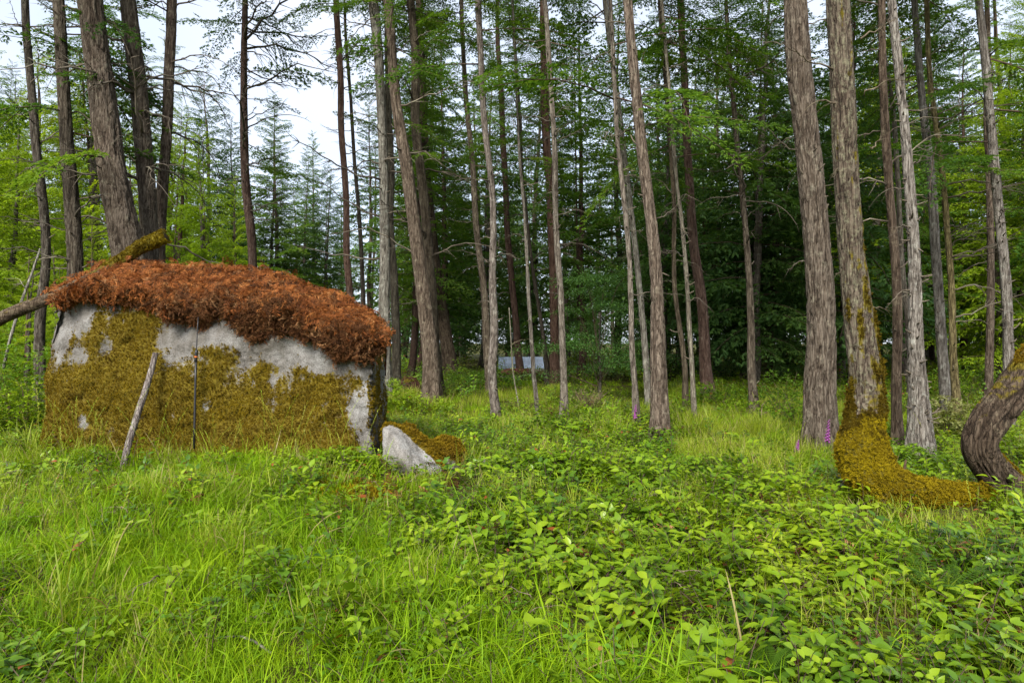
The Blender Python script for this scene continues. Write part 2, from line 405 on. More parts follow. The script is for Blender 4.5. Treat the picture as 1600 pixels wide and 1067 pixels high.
MOSS_PTS = []       # (position, normal, tint) gathered for the moss tufts
def build_boulder():
    n = 110
    mb = MB(); V = []; Fq = []
    # unit cube shell, front finer
    def side(f, nu, nv):
        u, v = np.meshgrid(np.linspace(0, 1, nu), np.linspace(0, 1, nv)); p = f(u, v).reshape(-1, 3)
        i, j = np.meshgrid(np.arange(nu - 1), np.arange(nv - 1)); a = (j * nu + i).ravel()
        return p, np.stack([a, a + 1, a + nu + 1, a + nu], -1)
    z0 = lambda u: u * 0
    faces = [side(lambda u, v: np.stack([u, z0(u), v], -1), 240, 110), side(lambda u, v: np.stack([1 - u, z0(u) + 1, v], -1), 60, 40),
             side(lambda u, v: np.stack([z0(u) + 1, u, v], -1), 90, 110), side(lambda u, v: np.stack([z0(u), 1 - u, v], -1), 60, 110), side(lambda u, v: np.stack([u, v, z0(u) + 1], -1), 240, 60)]
    depth = 2.7
    def place(p):
        u, v, w = p[:, 0].copy(), p[:, 1].copy(), p[:, 2].copy()
        # round the edges of the block
        q = np.stack([u * 4.4, v * depth, w * 1.9], -1); lo = np.array([.16, .16, -1]); hi = np.array([4.4 - .16, depth - .16, 1.9 - .12])
        c = np.clip(q, lo, hi); dv = q - c; ln = np.linalg.norm(dv, axis=1)[:, None]
        q = np.where(ln > 1e-6, c + dv / np.maximum(ln, 1e-6) * np.minimum(ln, .16), q)
        u, v, w = q[:, 0] / 4.4, q[:, 1] / depth, q[:, 2] / 1.9
        xp = 70 + u * 518
        A, B = FL[:2], FR[:2]; base = A + np.outer(u, B - A)
        depth_dir = np.broadcast_to(BACK[None], base.shape)
        xy = base + depth_dir * (v * depth)[:, None]
        tz = np.interp(u, [0, .11, .37, .55, .66, .82, .93, 1], [2.02, 2.08, 1.98, 1.84, 1.72, 1.58, 1.46, 1.40])
        zz = -.25 + (tz + .25) * w
        xy = xy + FACE_N * (.10 * (1 - w) - .03)[:, None] * (1 - v)[:, None]
        return np.stack([xy[:, 0], xy[:, 1], zz], -1)
    for p, q in faces:
        W_ = place(p); e = 1e-3
        c = np.array([-3.7, 9.6, .9]); nrm = W_ - c
        # dominating outward direction from the cube face
        P3 = W_.copy()
        nr = np.zeros_like(W_)
        dpt = np.minimum(np.minimum(p[:, 0], 1 - p[:, 0]), 1)
        fn = (p - .5); k = np.argmax(np.abs(fn), 1)
        D3 = {0: np.append(FACE_DIR, 0), 1: np.append(-FACE_N, 0), 2: np.array([0, 0, 1.])}
        for kk in range(3):
            s = k == kk; nr[s] = D3[kk][None] * np.sign(fn[s, kk])[:, None]
        m = boulder_moss(W_)
        disp = .10 * fbm(W_ * 1.0, 4, 11, .55) + .02 * fbm(W_ * 7, 4, 21, .6) + .010 * fbm(W_ * 24, 2, 27) + .035 * np.clip(m - .35, 0, .5) * (1 + fbm(W_ * 13, 2, 8))
        # a vertical crack on the right edge
        edge = np.clip(1 - np.abs(p[:, 0] - 1) / .02, 0, 1)
        W_ = W_ + nr * disp[:, None]
        mb.add(W_, q, 0, moss=m)
        if abs(p[:, 1]).max() == 0 or (p[:, 0].min() == 1):
            pick = np.where((m + .35 * fbm(W_ * 16, 3, 4) + rng.normal(0, .05, len(m)) > .47) & (W_[:, 2] > -.05))[0]
            if len(pick):
                pick = rng.choice(pick, min(len(pick), 22000 if abs(p[:, 1]).max() == 0 else 2000), replace=False)
                MOSS_PTS.append((W_[pick] + rng.normal(0, .008, (len(pick), 3)), nr[pick]))
    # weld the seams so that the block is one body
    me = mb.mesh('boulder', [M['rock']])
    import bmesh
    bm = bmesh.new(); bm.from_mesh(me); bmesh.ops.remove_doubles(bm, verts=bm.verts, dist=.012); bm.to_mesh(me); bm.free()
    root = thing('boulder', 'huge flat-faced grey boulder overgrown with olive moss, capped with dead fern', 'boulder', (0, 0, 0))
    return root, link('stone', me, root)
boulder, boulder_stone = build_boulder()

def moss_protos():
    out = []
    for s in range(4):
        r = np.random.default_rng(40 + s); mb = MB()
        for k in range(14):
            a = r.uniform(0, 2 * np.pi); t = r.uniform(.15, 1.0); L = r.uniform(.016, .034); b = r.normal(0, .008, 3); b[2] = 0
            d = np.array([math.cos(a) * t, math.sin(a) * t, 1.]); d /= np.linalg.norm(d); w = np.array([-math.sin(a), math.cos(a), 0]) * .0028
            tip = b + d * L + np.array([0, 0, -.3 * L * t]); mid = b + d * L * .55
            mb.add([b - w, b + w, mid + w * 1.3, mid - w * 1.3, tip], [[0, 1, 2, 3]], rnd=r.uniform()); n0 = mb.n
            mb.Fs.append(np.array([[n0 - 2, n0 - 3, n0 - 1]])); mb.M.append(np.zeros(1))
        out.append(mb.mesh('moss_tuft', [M['moss']]))
    return out
MOSS_PROTO = moss_protos()
def dir_euler(Nn, r=None):
    "euler rotations that turn +Z to the given directions with a random spin"
    E = []
    for v in Nn:
        q = Vector(v).to_track_quat('Z', 'Y') @ Euler((0, 0, random.uniform(0, 6.283))).to_quaternion()
        E.append(tuple(q.to_euler()))
    return np.array(E)
def moss_cover(name, P, Nn, parent, scl=(.7, 1.5), tint=(1, 1, 1)):
    Nn = Nn + rng.normal(0, .25, Nn.shape) + np.array([0, 0, .15])
    o = scatter(name, MOSS_PROTO, P, dir_euler(Nn), rng.uniform(*scl, len(P)), rng.integers(0, 4, len(P)), parent)
    o.color = (*tint, 1); o['kind'] = 'stuff'; return o
_bp = np.concatenate([a for a, b in MOSS_PTS]); _bn = np.concatenate([b for a, b in MOSS_PTS])
moss_cover('moss', _bp, _bn, boulder_stone, (.4, .85), (1.12, 1.1, .9))

def dead_frond_protos(mat='rust'):
    out = []
    for s in range(7):
        r = np.random.default_rng(70 + s); mb = MB(); L = r.uniform(.2, .36); n = 15
        t = np.linspace(0, 1, n); curl = r.uniform(.6, 2.4); side = r.normal(0, .3)
        ang = np.cumsum(np.full(n, curl / n)); x = np.cumsum(np.cos(ang)) * L / n; z = .05 - np.cumsum(np.sin(ang)) * L / n * .8; y = side * L * t ** 2
        path = np.stack([x, y, z], -1); base = r.uniform(.2, .9)
        add_tube(mb, path[::2], np.linspace(.0032, .001, len(path[::2])), 3, 0, rnd=min(1, base + .2))
        for i in range(1, n):
            for sd in (-1, 1):
                if r.uniform() < .12: continue
                l = (.085 * (1 - t[i]) + .02) * r.uniform(.6, 1.2); dz = r.uniform(-.9, .4); d = np.array([.35, sd * r.uniform(.5, 1), dz]); d /= np.linalg.norm(d)
                w = np.array([.9, 0, .4]) * .0085 * r.uniform(.6, 1.3); m = path[i] + d * l * .55; e = path[i] + d * l + np.array([r.normal(0, .015), 0, r.normal(-.02, .015)])
                mb.add([path[i], m + w, e, m - w + np.array([0, 0, .006])], [[0, 1, 2, 3]], rnd=np.clip(base + r.normal(0, .25), 0, 1))
        out.append(mb.mesh('dead_frond', [M[mat]]))
    return out

def build_thatch():
    nu, nv = 150, 60
    xs = np.linspace(90, 596, nu)
    ylow = np.interp(xs, [78, 100, 135, 180, 240, 265, 300, 345, 372, 395, 430, 470, 500, 530, 560, 585, 606], [478, 478, 470, 474, 478, 484, 494, 498, 520, 536, 532, 528, 532, 548, 560, 556, 520])
    ytop = np.interp(xs, [78, 88, 120, 150, 175, 200, 240, 330, 400, 450, 500, 545, 575, 597, 606], [466, 455, 436, 414, 402, 397, 401, 411, 414, 424, 442, 458, 471, 487, 508])
    ytop = ytop + 11 + 6 * sstep(380, 480, xs) + 9 * np.exp(-((xs - 205) / 45) ** 2); ylow = ylow - 7 + 9 * fbm(np.stack([xs * .045, xs * 0, xs * 0], -1), 3, 19)
    P = np.zeros((nv, nu, 3))
    for i, x in enumerate(xs):
        f, s = face_pt(x)
        f = np.asarray(f); dfr = f[1]; ov = .06 * sstep(90, 140, x) * sstep(596, 560, x) + .02
        lo = np.array([*(f + FACE_N * ov * .7), CH + (533 - ylow[i]) / F * (dfr - ov * .7)])
        fm = np.interp(x, [90, 320, 400, 596], [.74, .70, .50, .48]); ym = ytop[i] + (ylow[i] - ytop[i]) * fm
        mi = np.array([*(f + FACE_N * (ov + .05)), CH + (533 - ym) / F * (dfr - ov - .05)])
        dr = 1.15; b = f + BACK * dr; hi = np.array([*b, CH + (533 - ytop[i]) / F * (b[1])])
        q2 = f + BACK * .42; y2 = ytop[i] + (ylow[i] - ytop[i]) * fm * .52
        e = sstep(606, 540, x) * sstep(78, 110, x)
        b2 = f + BACK * 2.5; bk = np.array([*b2, hi[2] - .35 - .3 * e]); b3 = f + BACK * 2.75; bb = np.array([*b3, hi[2] - .8])
        back = f + FACE_N * -.05; under = np.array([*back, lo[2] + .02])
        # columns lie on the ray through x, so shift sideways with depth
        for q in (mi, hi, bk, bb, lo): q[0] = (x - 800) / F * q[1] if q[1] < b[1] + .01 else q[0]
        mid2 = np.array([(x - 800) / F * q2[1], q2[1], CH + (533 - y2) / F * q2[1]])
        P[:, i] = spline(np.stack([under, lo, mi, mid2, hi, bk, bb]), nv)
    Q = P.reshape(-1, 3); 
    Q = Q + np.stack([.03 * fbm(Q * 3, 3, 1), .07 * fbm(Q * 2.6, 3, 2), .06 * fbm(Q * 3.1, 3, 3)], -1)
    P = Q.reshape(nv, nu, 3)
    i, j = np.meshgrid(np.arange(nu - 1), np.arange(nv - 1)); a = (j * nu + i).ravel()
    mb = MB(); mb.add(Q, np.stack([a, a + 1, a + nu + 1, a + nu], -1))
    root = thing('dead_fern_cap', 'thick rust-brown cap of dead fern draped over the top of the boulder', 'dead ferns')
    link('matted_base', mb.mesh('matted_base', [M['thatch']]), root)
    # normals
    du = np.gradient(P, axis=1); dv = np.gradient(P, axis=0); Nn = np.cross(du, dv); Nn /= np.linalg.norm(Nn, axis=2)[..., None] + 1e-9
    n = 13500
    fi = rng.uniform(0, nu - 1.01, n); fj = 3 + (nv - 14) * rng.uniform(0, 1, n) ** 1.15
    ii, jj = fi.astype(int), fj.astype(int)
    pos = P[jj, ii] + (P[jj, ii + 1] - P[jj, ii]) * (fi - ii)[:, None] + rng.normal(0, .02, (n, 3)); nr = Nn[jj, ii]
    nr = np.where((nr[:, 1] > 0)[:, None] & (jj < 30)[:, None], -nr, nr); nr = np.where((nr[:, 2] < -.2)[:, None] & (jj > 10)[:, None], -nr, nr)
    E = dir_euler(nr + rng.normal(0, .35, nr.shape))
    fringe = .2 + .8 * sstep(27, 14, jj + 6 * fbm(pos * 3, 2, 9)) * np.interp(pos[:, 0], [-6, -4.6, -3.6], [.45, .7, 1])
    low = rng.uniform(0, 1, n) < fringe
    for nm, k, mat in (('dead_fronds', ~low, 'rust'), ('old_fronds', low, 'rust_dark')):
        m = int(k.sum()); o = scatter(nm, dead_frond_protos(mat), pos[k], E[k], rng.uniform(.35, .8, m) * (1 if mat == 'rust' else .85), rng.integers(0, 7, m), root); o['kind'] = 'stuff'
build_thatch()

def hull_rock(name, label, pts, size, moss_fn, seed, tint=(1, 1, 1)):
    import bmesh
    bm = bmesh.new()
    for p in pts: bm.verts.new(p)
    bmesh.ops.convex_hull(bm, input=bm.verts[:])
    bmesh.ops.delete(bm, geom=[v for v in bm.verts if not v.link_faces], context='VERTS')
    bmesh.ops.triangulate(bm, faces=bm.faces[:])
    for it in range(8):
        long = [e for e in bm.edges if e.calc_length() > size]
        if not long: break
        bmesh.ops.subdivide_edges(bm, edges=long, cuts=1); bmesh.ops.triangulate(bm, faces=bm.faces[:])
    bmesh.ops.smooth_vert(bm, verts=bm.verts[:], factor=.5, use_axis_x=True, use_axis_y=True, use_axis_z=True)
    bm.normal_update()
    V = np.array([v.co[:] for v in bm.verts]); Nn = np.array([v.normal[:] for v in bm.verts])
    m = moss_fn(V, Nn) + .25 * fbm(V * 7, 3, seed)
    V2 = V + Nn * (.03 * fbm(V * 4, 4, seed + 1) + .012 * fbm(V * np.array([22, 22, 9.]), 3, seed) + .03 * np.clip(m - .4, 0, .5))[:, None]
    for v, c in zip(bm.verts, V2): v.co = c
    me = bpy.data.meshes.new(name); bm.to_mesh(me); bm.free()
    for p in me.polygons: p.use_smooth = True
    me.materials.append(M['rock']); a = me.attributes.new('moss', 'FLOAT', 'POINT'); a.data.foreach_set('value', m.astype(np.float32))
    root = thing(name, label, 'rock'); st = link('stone', me, root); st.color = (*tint, 1)
    pk = np.where(m > .48)[0]
    if len(pk) > 20:
        pk = rng.choice(pk, 2600 if len(pk) > 200 else len(pk) * 8)
        moss_cover('moss', V2[pk] + rng.normal(0, .014, (len(pk), 3)), Nn[pk], st, (.6, 1.2), (1.25, 1.2, .9))
    return root
def rocks():
    a = [px(598, 668, 7.75), px(612, 664, 7.9), px(640, 664, 8.1), px(665, 690, 8.2), px(694, 718, 8.0), px(692, 745, 7.7), px(655, 757, 7.45), px(632, 720, 7.4), px(612, 678, 7.55), px(598, 740, 7.7), px(600, 760, 7.6), px(690, 765, 7.7), px(600, 700, 8.4), px(690, 760, 8.5)]
    hull_rock('angular_rock', 'pale angular rock with yellow moss along its top, beside the boulder', a, .05, lambda V, N: np.where((N[:, 2] > .45) & (V[:, 1] > 7.82), .9, .0), 31, (1.45, 1.45, 1.45))
    b = [px(672, 690, 8.15), px(690, 684, 8.3), px(712, 690, 8.3), px(727, 706, 8.2), px(728, 740, 8.0), px(690, 745, 7.95), px(668, 735, 8.1), px(700, 712, 7.95), px(690, 700, 8.7), px(720, 720, 8.7)]
    hull_rock('mossy_rock', 'small rock almost covered by yellow moss behind the pale angular rock', b, .05, lambda V, N: .35 + .6 * N[:, 2], 37)
    c = [px(752, 722, 8.0), px(760, 712, 8.05), px(768, 722, 8.05), px(773, 740, 7.95), px(757, 745, 7.9), px(765, 730, 8.3), px(752, 742, 8.2)]
    hull_rock('small_stone', 'small pale pointed stone standing alone in the leaves', c, .03, lambda V, N: 0 * N[:, 2], 41, (1.4, 1.4, 1.4))
    d = [px(20, 838, 5.3), px(75, 826, 5.5), px(130, 832, 5.5), px(132, 846, 5.25), px(80, 856, 5.1), px(25, 852, 5.1), px(30, 870, 5.2), px(130, 870, 5.3), px(80, 870, 5.6)]
    hull_rock('flat_stone', 'low flat stone half buried in grass in front of the boulder', d, .04, lambda V, N: .25 + 0 * N[:, 2], 43)
    e = [px(-8, 722, 8.0), px(18, 716, 8.2), px(40, 724, 8.1), px(42, 735, 7.95), px(5, 738, 7.8), px(-10, 735, 7.9), px(20, 745, 8.3)]
    hull_rock('grey_stone', 'low grey stone in the grass beside the mossy face of the boulder', e, .04, lambda V, N: .2 + 0 * N[:, 2], 47)
rocks()

# ------------------------------------------------------------------ trees
def branch_protos():
    "bare dead branches of unit length along +X, with side twigs"
    out = []
    for s in range(9):
        r = np.random.default_rng(200 + s); mb = MB(); n = 12
        t = np.linspace(0, 1, n); sag = r.choice([-.28, -.15, .10, .25, -.35]); wob = r.normal(0, .018, (n, 3)).cumsum(0); wob[0] = 0
        path = np.stack([t, .12 * r.normal() * t ** 2, sag * t ** 2 + .22 * (t - t ** 2) * (1 if sag < 0 else -.5)], -1) + wob
        add_tube(mb, path, .0125 * (1 - t * .82), 5)
        for k in range(r.integers(5, 11)):
            i = r.integers(2, n - 1); sd = r.choice([-1, 1]); l = r.uniform(.12, .4) * (1.1 - t[i])
            d = np.array([.75, sd * r.uniform(.4, .9), r.normal(-.15, .35)]); d /= np.linalg.norm(d)
            q = np.linspace(0, 1, 5)[:, None]
            p2 = path[i] + d * l * q + np.array([0, 0, -.25 * l]) * q ** 2 + np.array([.12 * l, 0, 0]) * q ** 2
            add_tube(mb, p2, .0058 * (1 - q[:, 0] * .75), 3)
        out.append(mb.mesh('dead_branch', [M['dead_wood']]))
    return out
BRANCH = branch_protos()
def stub_protos():
    out = []
    for s in range(4):
        r = np.random.default_rng(230 + s); mb = MB(); t = np.linspace(0, 1, 4)
        path = np.stack([t, .1 * r.normal() * t, .25 * r.normal() * t ** 2], -1)
        add_tube(mb, path, .16 * (1 - t * .6), 6); out.append(mb.mesh('branch_stub', [M['dead_wood']]))
    return out
STUB = stub_protos()

def spray_arrays(seed, L=2.0, droop=.25, lacy=1.0, wood=True, wide=.42, strip=(.10, .20), sw=.028, hang=.12, per=2):
    "one live bough: twigs clothed in needle strips; returns an MB"
    r = np.random.default_rng(seed); mb = MB(); n = 9
    t = np.linspace(0, 1, n); path = np.stack([t * L, .10 * L * r.normal() * t ** 2, .10 * L * t - droop * L * t ** 2], -1)
    if wood: add_tube(mb, path[::2], .016 * (1 - .8 * t[::2]), 3, 1)
    step = .115 / lacy; k = int(L / step)
    S = []; T = []; Wd = []
    for i in range(k):
        u = (i + r.uniform(0, .6)) / k
        if u < .12: continue
        p = np.array([np.interp(u, t, path[:, a]) for a in range(3)])
        for sd in (-1, 1):
            if r.uniform() < .10: continue
            l = L * wide * (1 - u * .78) * r.uniform(.55, 1.1) * min(1, u * 3)
            d = np.array([.62, sd * .78, r.normal(-.05, .13)]); d /= np.linalg.norm(d)
            m = max(2, int(l / .105 * lacy))
            for j in range(m):
                q = (j + r.uniform(.1, .9)) / m; b = p + d * l * q + np.array([0, 0, -hang * l * q * q * 2])
                for h in range(per):
                    sl = r.uniform(*strip); dd = d + r.normal(0, .42, 3) * np.array([1, 1, .55]) + np.array([0, 0, -hang]); dd /= np.linalg.norm(dd)
                    S.append(b); T.append(b + dd * sl); Wd.append(np.cross(dd, [r.normal(0, .35), r.normal(0, .35), 1]))
    S = np.array(S); T = np.array(T); Wd = np.array(Wd); Wd *= (sw / (np.linalg.norm(Wd, axis=1) + 1e-9))[:, None] * r.uniform(.6, 1.2, (len(S), 1))
    m = S * .45 + T * .55; m[:, 2] += .008
    V = np.stack([S, m + Wd, T, m - Wd], 1).reshape(-1, 3); Fq = np.arange(len(V)).reshape(-1, 4)
    rn = np.repeat(r.uniform(0, 1, len(S)), 4)
    mb.add(V, Fq, 0, rnd=np.clip(rn, 0, 1))
    return mb
SPRAYS = [spray_arrays(300 + i, droop=d, sw=.025, strip=(.08, .17), per=5) for i, d in enumerate((.05, .2, .32, .12))]
SPRAYS_C = [spray_arrays(320 + i, droop=d, hang=.55, strip=(.09, .19), sw=.024, lacy=1.0, per=5) for i, d in enumerate((.3, .45, .22))]
SPRAYS_F = [spray_arrays(340 + i, L=2.0, droop=d, lacy=1.5, strip=(.05, .11), sw=.0125, per=5) for i, d in enumerate((.15, .3, .42))]

def put(mb, src, Mx, off, s, mats=None, dr=0.0):
    V, Fs, Ms, A = src.arrays()
    V2 = V @ (Mx.T * s) + off; n0 = mb.n
    first = True
    at = {k: (np.clip(v + dr, 0, 1) if k == 'rnd' else v) for k, v in A.items()}
    mb.add(V2, Fs[0], int(Ms[0][0]), **at)
    for f, m in zip(Fs[1:], Ms[1:]): mb.Fs.append(f + n0); mb.M.append(m)

def crown_mesh(seed, H, R, nb, sprays, mat, prof='fir', bare=.0, low_el=-.25):
    "conifer crown from z = 0 to H on its axis"
    r = np.random.default_rng(seed); mb = MB()
    for k in range(nb):
        t = (k + r.uniform(0, 1)) / nb
        t = t ** .85
        L = R * {'fir': (1 - t) ** .75 * min(1, .55 + t * 3), 'high': math.sin(math.pi * min(1, .18 + t * .82)) ** .7 * (1.05 - .5 * t), 'cone': (1 - t) ** .9}[prof] * r.uniform(.6, 1.15) + .25
        az = k * 2.39996 + r.normal(0, .35); el = low_el + .75 * t + r.normal(0, .12)
        Mx = rotm((r.normal(0, .2), -el, az)) if True else None
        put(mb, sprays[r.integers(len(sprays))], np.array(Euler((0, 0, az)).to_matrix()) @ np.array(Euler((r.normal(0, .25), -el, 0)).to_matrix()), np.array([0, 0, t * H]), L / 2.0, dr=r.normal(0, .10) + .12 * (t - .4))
    # leader
    add_tube(mb, [(0, 0, 0), (0, 0, H * .6), (0, 0, H)], [.05, .03, .006], 4, 1)
    return mb.mesh('crown', [M[mat], M['twig']])
CR_HIGH = [crown_mesh(400 + i, 11, 2.2, 50, SPRAYS_F, 'needles', 'high', low_el=-.35) for i in range(3)]
CR_FIR = [crown_mesh(410 + i, 15, 3.2, 150, SPRAYS, 'needles', 'fir', low_el=-.2) for i in range(3)]
CR_HEM = [crown_mesh(420 + i, 14, 3.3, 150, SPRAYS_C, 'needles_blue', 'fir', low_el=-.1) for i in range(2)]
CR_LIGHT = [crown_mesh(430 + i, 11, 2.8, 130, SPRAYS_C, 'needles_light', 'fir', low_el=-.05) for i in range(2)]
CR_SAP = [crown_mesh(440 + i, 4, 1.3, 60, SPRAYS_F, 'needles_light', 'cone', low_el=-.05) for i in range(2)]
def bough_mesh(i):
    mb = MB(); put(mb, SPRAYS_F[i], np.eye(3), np.zeros(3), 1.0); return mb.mesh('bough', [M['needles'], M['twig']])
BOUGH = [bough_mesh(i) for i in range(3)]

def trunk_mesh(C, R, seed, mat, nring, seg, amp, plate=1.0, flare=.35, moss=None, knobs=0):
    "trunk along the control rows C (base first) with radii R; bark plates and furrows are in the mesh"
    A = spline(np.column_stack([C, R]), nring); path, rad = A[:, :3], np.maximum(A[:, 3] * .85, .006)
    z = path[:, 2] - path[0, 2]
    wob = np.stack([z * .55 + seed * 3.1, z * 0, z * 0], -1); path = path + np.stack([.05 * noise(wob, seed), .05 * noise(wob, seed + 40), z * 0], -1) * (sstep(.2, 1.5, z) * min(1, .12 / max(float(np.median(rad)), .02)))[:, None]
    th = np.linspace(0, 2 * np.pi, seg, endpoint=False)
    T = np.gradient(path, axis=0); T /= np.linalg.norm(T, axis=1)[:, None]
    u = np.cross([0, 1., 0], T); nz = np.linalg.norm(u, axis=1) < .05; u[nz] = [1, 0, 0]; u /= np.linalg.norm(u, axis=1)[:, None]; v = np.cross(T, u)
    c, s = np.cos(th)[None, :, None], np.sin(th)[None, :, None]
    Dn = u[:, None] * c + v[:, None] * s
    r0 = float(np.median(rad)); fl = 1 + flare * np.exp(-np.maximum(z - .15, 0) / .34)[:, None] * (1 + .35 * np.cos(th * 5 + seed)[None] + .2 * np.cos(th * 3 + seed * 2)[None])
    arc = np.concatenate([[0], np.cumsum(np.linalg.norm(np.diff(path, axis=0), axis=1))])
    fr = max(8.0, min(15, 2.6 / max(r0, .04))) * plate
    Q = np.stack([np.broadcast_to(np.cos(th)[None] * rad[:, None], (nring, seg)) * fr * 1.6, np.broadcast_to(np.sin(th)[None] * rad[:, None], (nring, seg)) * fr * 1.6, np.broadcast_to(arc[:, None] * fr * .2, (nring, seg))], -1) + seed * 7.3
    Q = Q + .5 * np.stack([noise(Q * .8, seed), noise(Q * .8, seed + 5), noise(Q * .8, seed + 9)], -1)
    ridge = 1 - np.clip(np.abs(noise(Q, seed + 1)) * 2.2, 0, 1)
    r2 = 1 - np.clip(np.abs(noise(Q * np.array([1.9, 1.9, 2.6]), seed + 2)) * 2.2, 0, 1)
    furrow = np.clip(ridge ** 3.5 * .8 + r2 ** 4 * .55, 0, 1)
    plate_h = 1 - furrow
    lump = fbm(np.stack([Q[..., 0] * .25, Q[..., 1] * .25, Q[..., 2] * .5], -1), 2, seed + 3)
    rr = rad[:, None] * fl * (1 + .06 * lump) + amp * (plate_h - .7)
    if moss is not None:
        mk = moss(path, Dn, arc, z); rr = rr + .02 * np.clip(mk - .4, 0, .6) * (1 + fbm(Q * 2.5, 2, seed + 6)) + .05 * np.clip(mk - .45, 0, .5) * fbm(path[:, None] * 7 + Dn * 1.3, 3, seed + 8)
    else: mk = np.zeros_like(rr)
    V = path[:, None] + Dn * rr[..., None]
    i = np.arange(nring - 1)[:, None] * seg; j = np.arange(seg)[None]; jn = (j + 1) % seg
    q = np.stack([i + j, i + jn, i + seg + jn, i + seg + j], -1).reshape(-1, 4)
    mb = MB(); mb.add(V.reshape(-1, 3), q, 0, ridge=plate_h.ravel(), moss=mk.ravel())
    n0 = mb.n; mb.add(path[[0, -1]], np.zeros((0, 4), int), 0)
    a = np.arange(seg); b = (a + 1) % seg
    mb.Fs.append(np.concatenate([np.stack([np.full(seg, n0), b, a], -1), np.stack([np.full(seg, n0 + 1), a + (nring - 1) * seg, b + (nring - 1) * seg], -1)])); mb.M.append(np.zeros(2 * seg))
    return mb.mesh('trunk', [M[mat]]), path, rad, V, Dn, mk

TREES = []
def tree(label, d, ctrl, mat='fir_bark', tint=(1, 1, 1), H=20, crown='high', cb=9.5, cs=1.0, nbr=14, blen=(.5, 1.6), bz=(2.2, 9), stubs=12, boughs=0, amp=None, flare=.48, seed=None, name='conifer_tree', side=0, extra=None):
    """ctrl: rows (x, y, width) in photo pixels from the top of the visible trunk to its base; d: distance"""
    seed = seed if seed is not None else len(TREES) + 1
    r = np.random.default_rng(900 + seed); r_ = random.Random(900 + seed)
    rows = [(*px(x, y, d), w / 2 / F * d) for x, y, w in ctrl][::-1]
    base = np.array(rows[0]); g = gz(base[0], base[1])
    rows = [np.array(q) for q in rows]
    rows[0][2] = g - .15
    top, prev = rows[-1], rows[-2]
    sl = (top[:2] - prev[:2]) / max(top[2] - prev[2], .1)
    z = top[2]
    for q in (.33, .66, 1.0):
        zz = z + (H - z) * q; kk = top[:2] + sl * (zz - z) * .75
        rows.append(np.array([kk[0], kk[1], zz, top[3] * (1 - .88 * q)]))
    rows = np.array(rows)
    wmax = max(w for *_, w in ctrl)
    seg = 72 if wmax > 38 else 40 if wmax > 22 else 24 if wmax > 11 else 14
    nring = 340 if wmax > 38 else 220 if wmax > 22 else 130 if wmax > 11 else 70
    amp = amp if amp is not None else min(.03, .012 + .03 * rows[0, 3])
    # more rings in the visible part
    me, path, rad, *_ = trunk_mesh(rows[:, :3] - np.array([base[0], base[1], g]), rows[:, 3], seed, mat, nring, seg, amp, flare=flare)
    root = thing(name, label, 'tree', (base[0], base[1], g))
    tr = link('trunk', me, root); tr.color = (*tint, 1)
    zp = path[:, 2]
    def at(z): return np.array([np.interp(z, zp, path[:, 0]), np.interp(z, zp, path[:, 1]), z]), float(np.interp(z, zp, rad))
    for k in range(nbr):
        z = r.uniform(*bz); p, rd = at(z); az = r.uniform(0, 2 * np.pi) if not side else r.normal(0 if side > 0 else np.pi, .8)
        L = r.uniform(*blen); el = r.normal(.12, .3)
        o = link('dead_branch', BRANCH[r.integers(len(BRANCH))], root, p + np.array([math.cos(az), math.sin(az), 0]) * rd * .7, (r.normal(0, .3), -el, az), (L, L, L) if L > .9 else (L, .9, .9))
        c = r.uniform(.38, .85); o.color = (c, c * .97, c * .92, 1)
    for k in range(stubs):
        z = r.uniform(.6, min(9, bz[1])); p, rd = at(z); az = r.uniform(np.pi * .95, 2.05 * np.pi)
        L = r.uniform(.05, .16); o = link('branch_stub', STUB[r.integers(4)], root, p + np.array([math.cos(az), math.sin(az), 0]) * rd * .85, (0, -r.normal(.1, .25), az), (L, .09, .09))
        o.color = (.7, .66, .62, 1)
    if crown and d > 11 and not (370 < ctrl[0][0] < 600) and not boughs: boughs = 7
    for k in range(boughs):
        z = r.uniform(CH + .24 * d, CH + .56 * d); p, rd = at(z); az = r.uniform(0, 2 * np.pi) if not side else r.normal(0 if side > 0 else np.pi, .9); s = r.uniform(.6, 1.3)
        link('bough', BOUGH[r.integers(3)], root, p, (r.normal(0, .2), r.normal(.12, .15), az), s)
    if crown:
        p, rd = at(cb); q, _ = at(H)
        ax = Vector(q - p); e = ax.to_track_quat('Z', 'Y').to_euler()
        ms = {'high': CR_HIGH, 'fir': CR_FIR, 'hem': CR_HEM, 'light': CR_LIGHT}[crown]; h0 = {'high': 11, 'fir': 15, 'hem': 14, 'light': 11}[crown]
        o = link('crown', ms[r.integers(len(ms))], root, p, e, (cs, cs, (H - cb) / h0)); o.rotation_euler.rotate_axis('Z', r_.uniform(0, 6.28))
    if extra: extra(root, at)
    TREES.append(root); return root

G, FB, RB, MBK = 'grey_bark', 'fir_bark', 'red_bark', 'moss_bark'
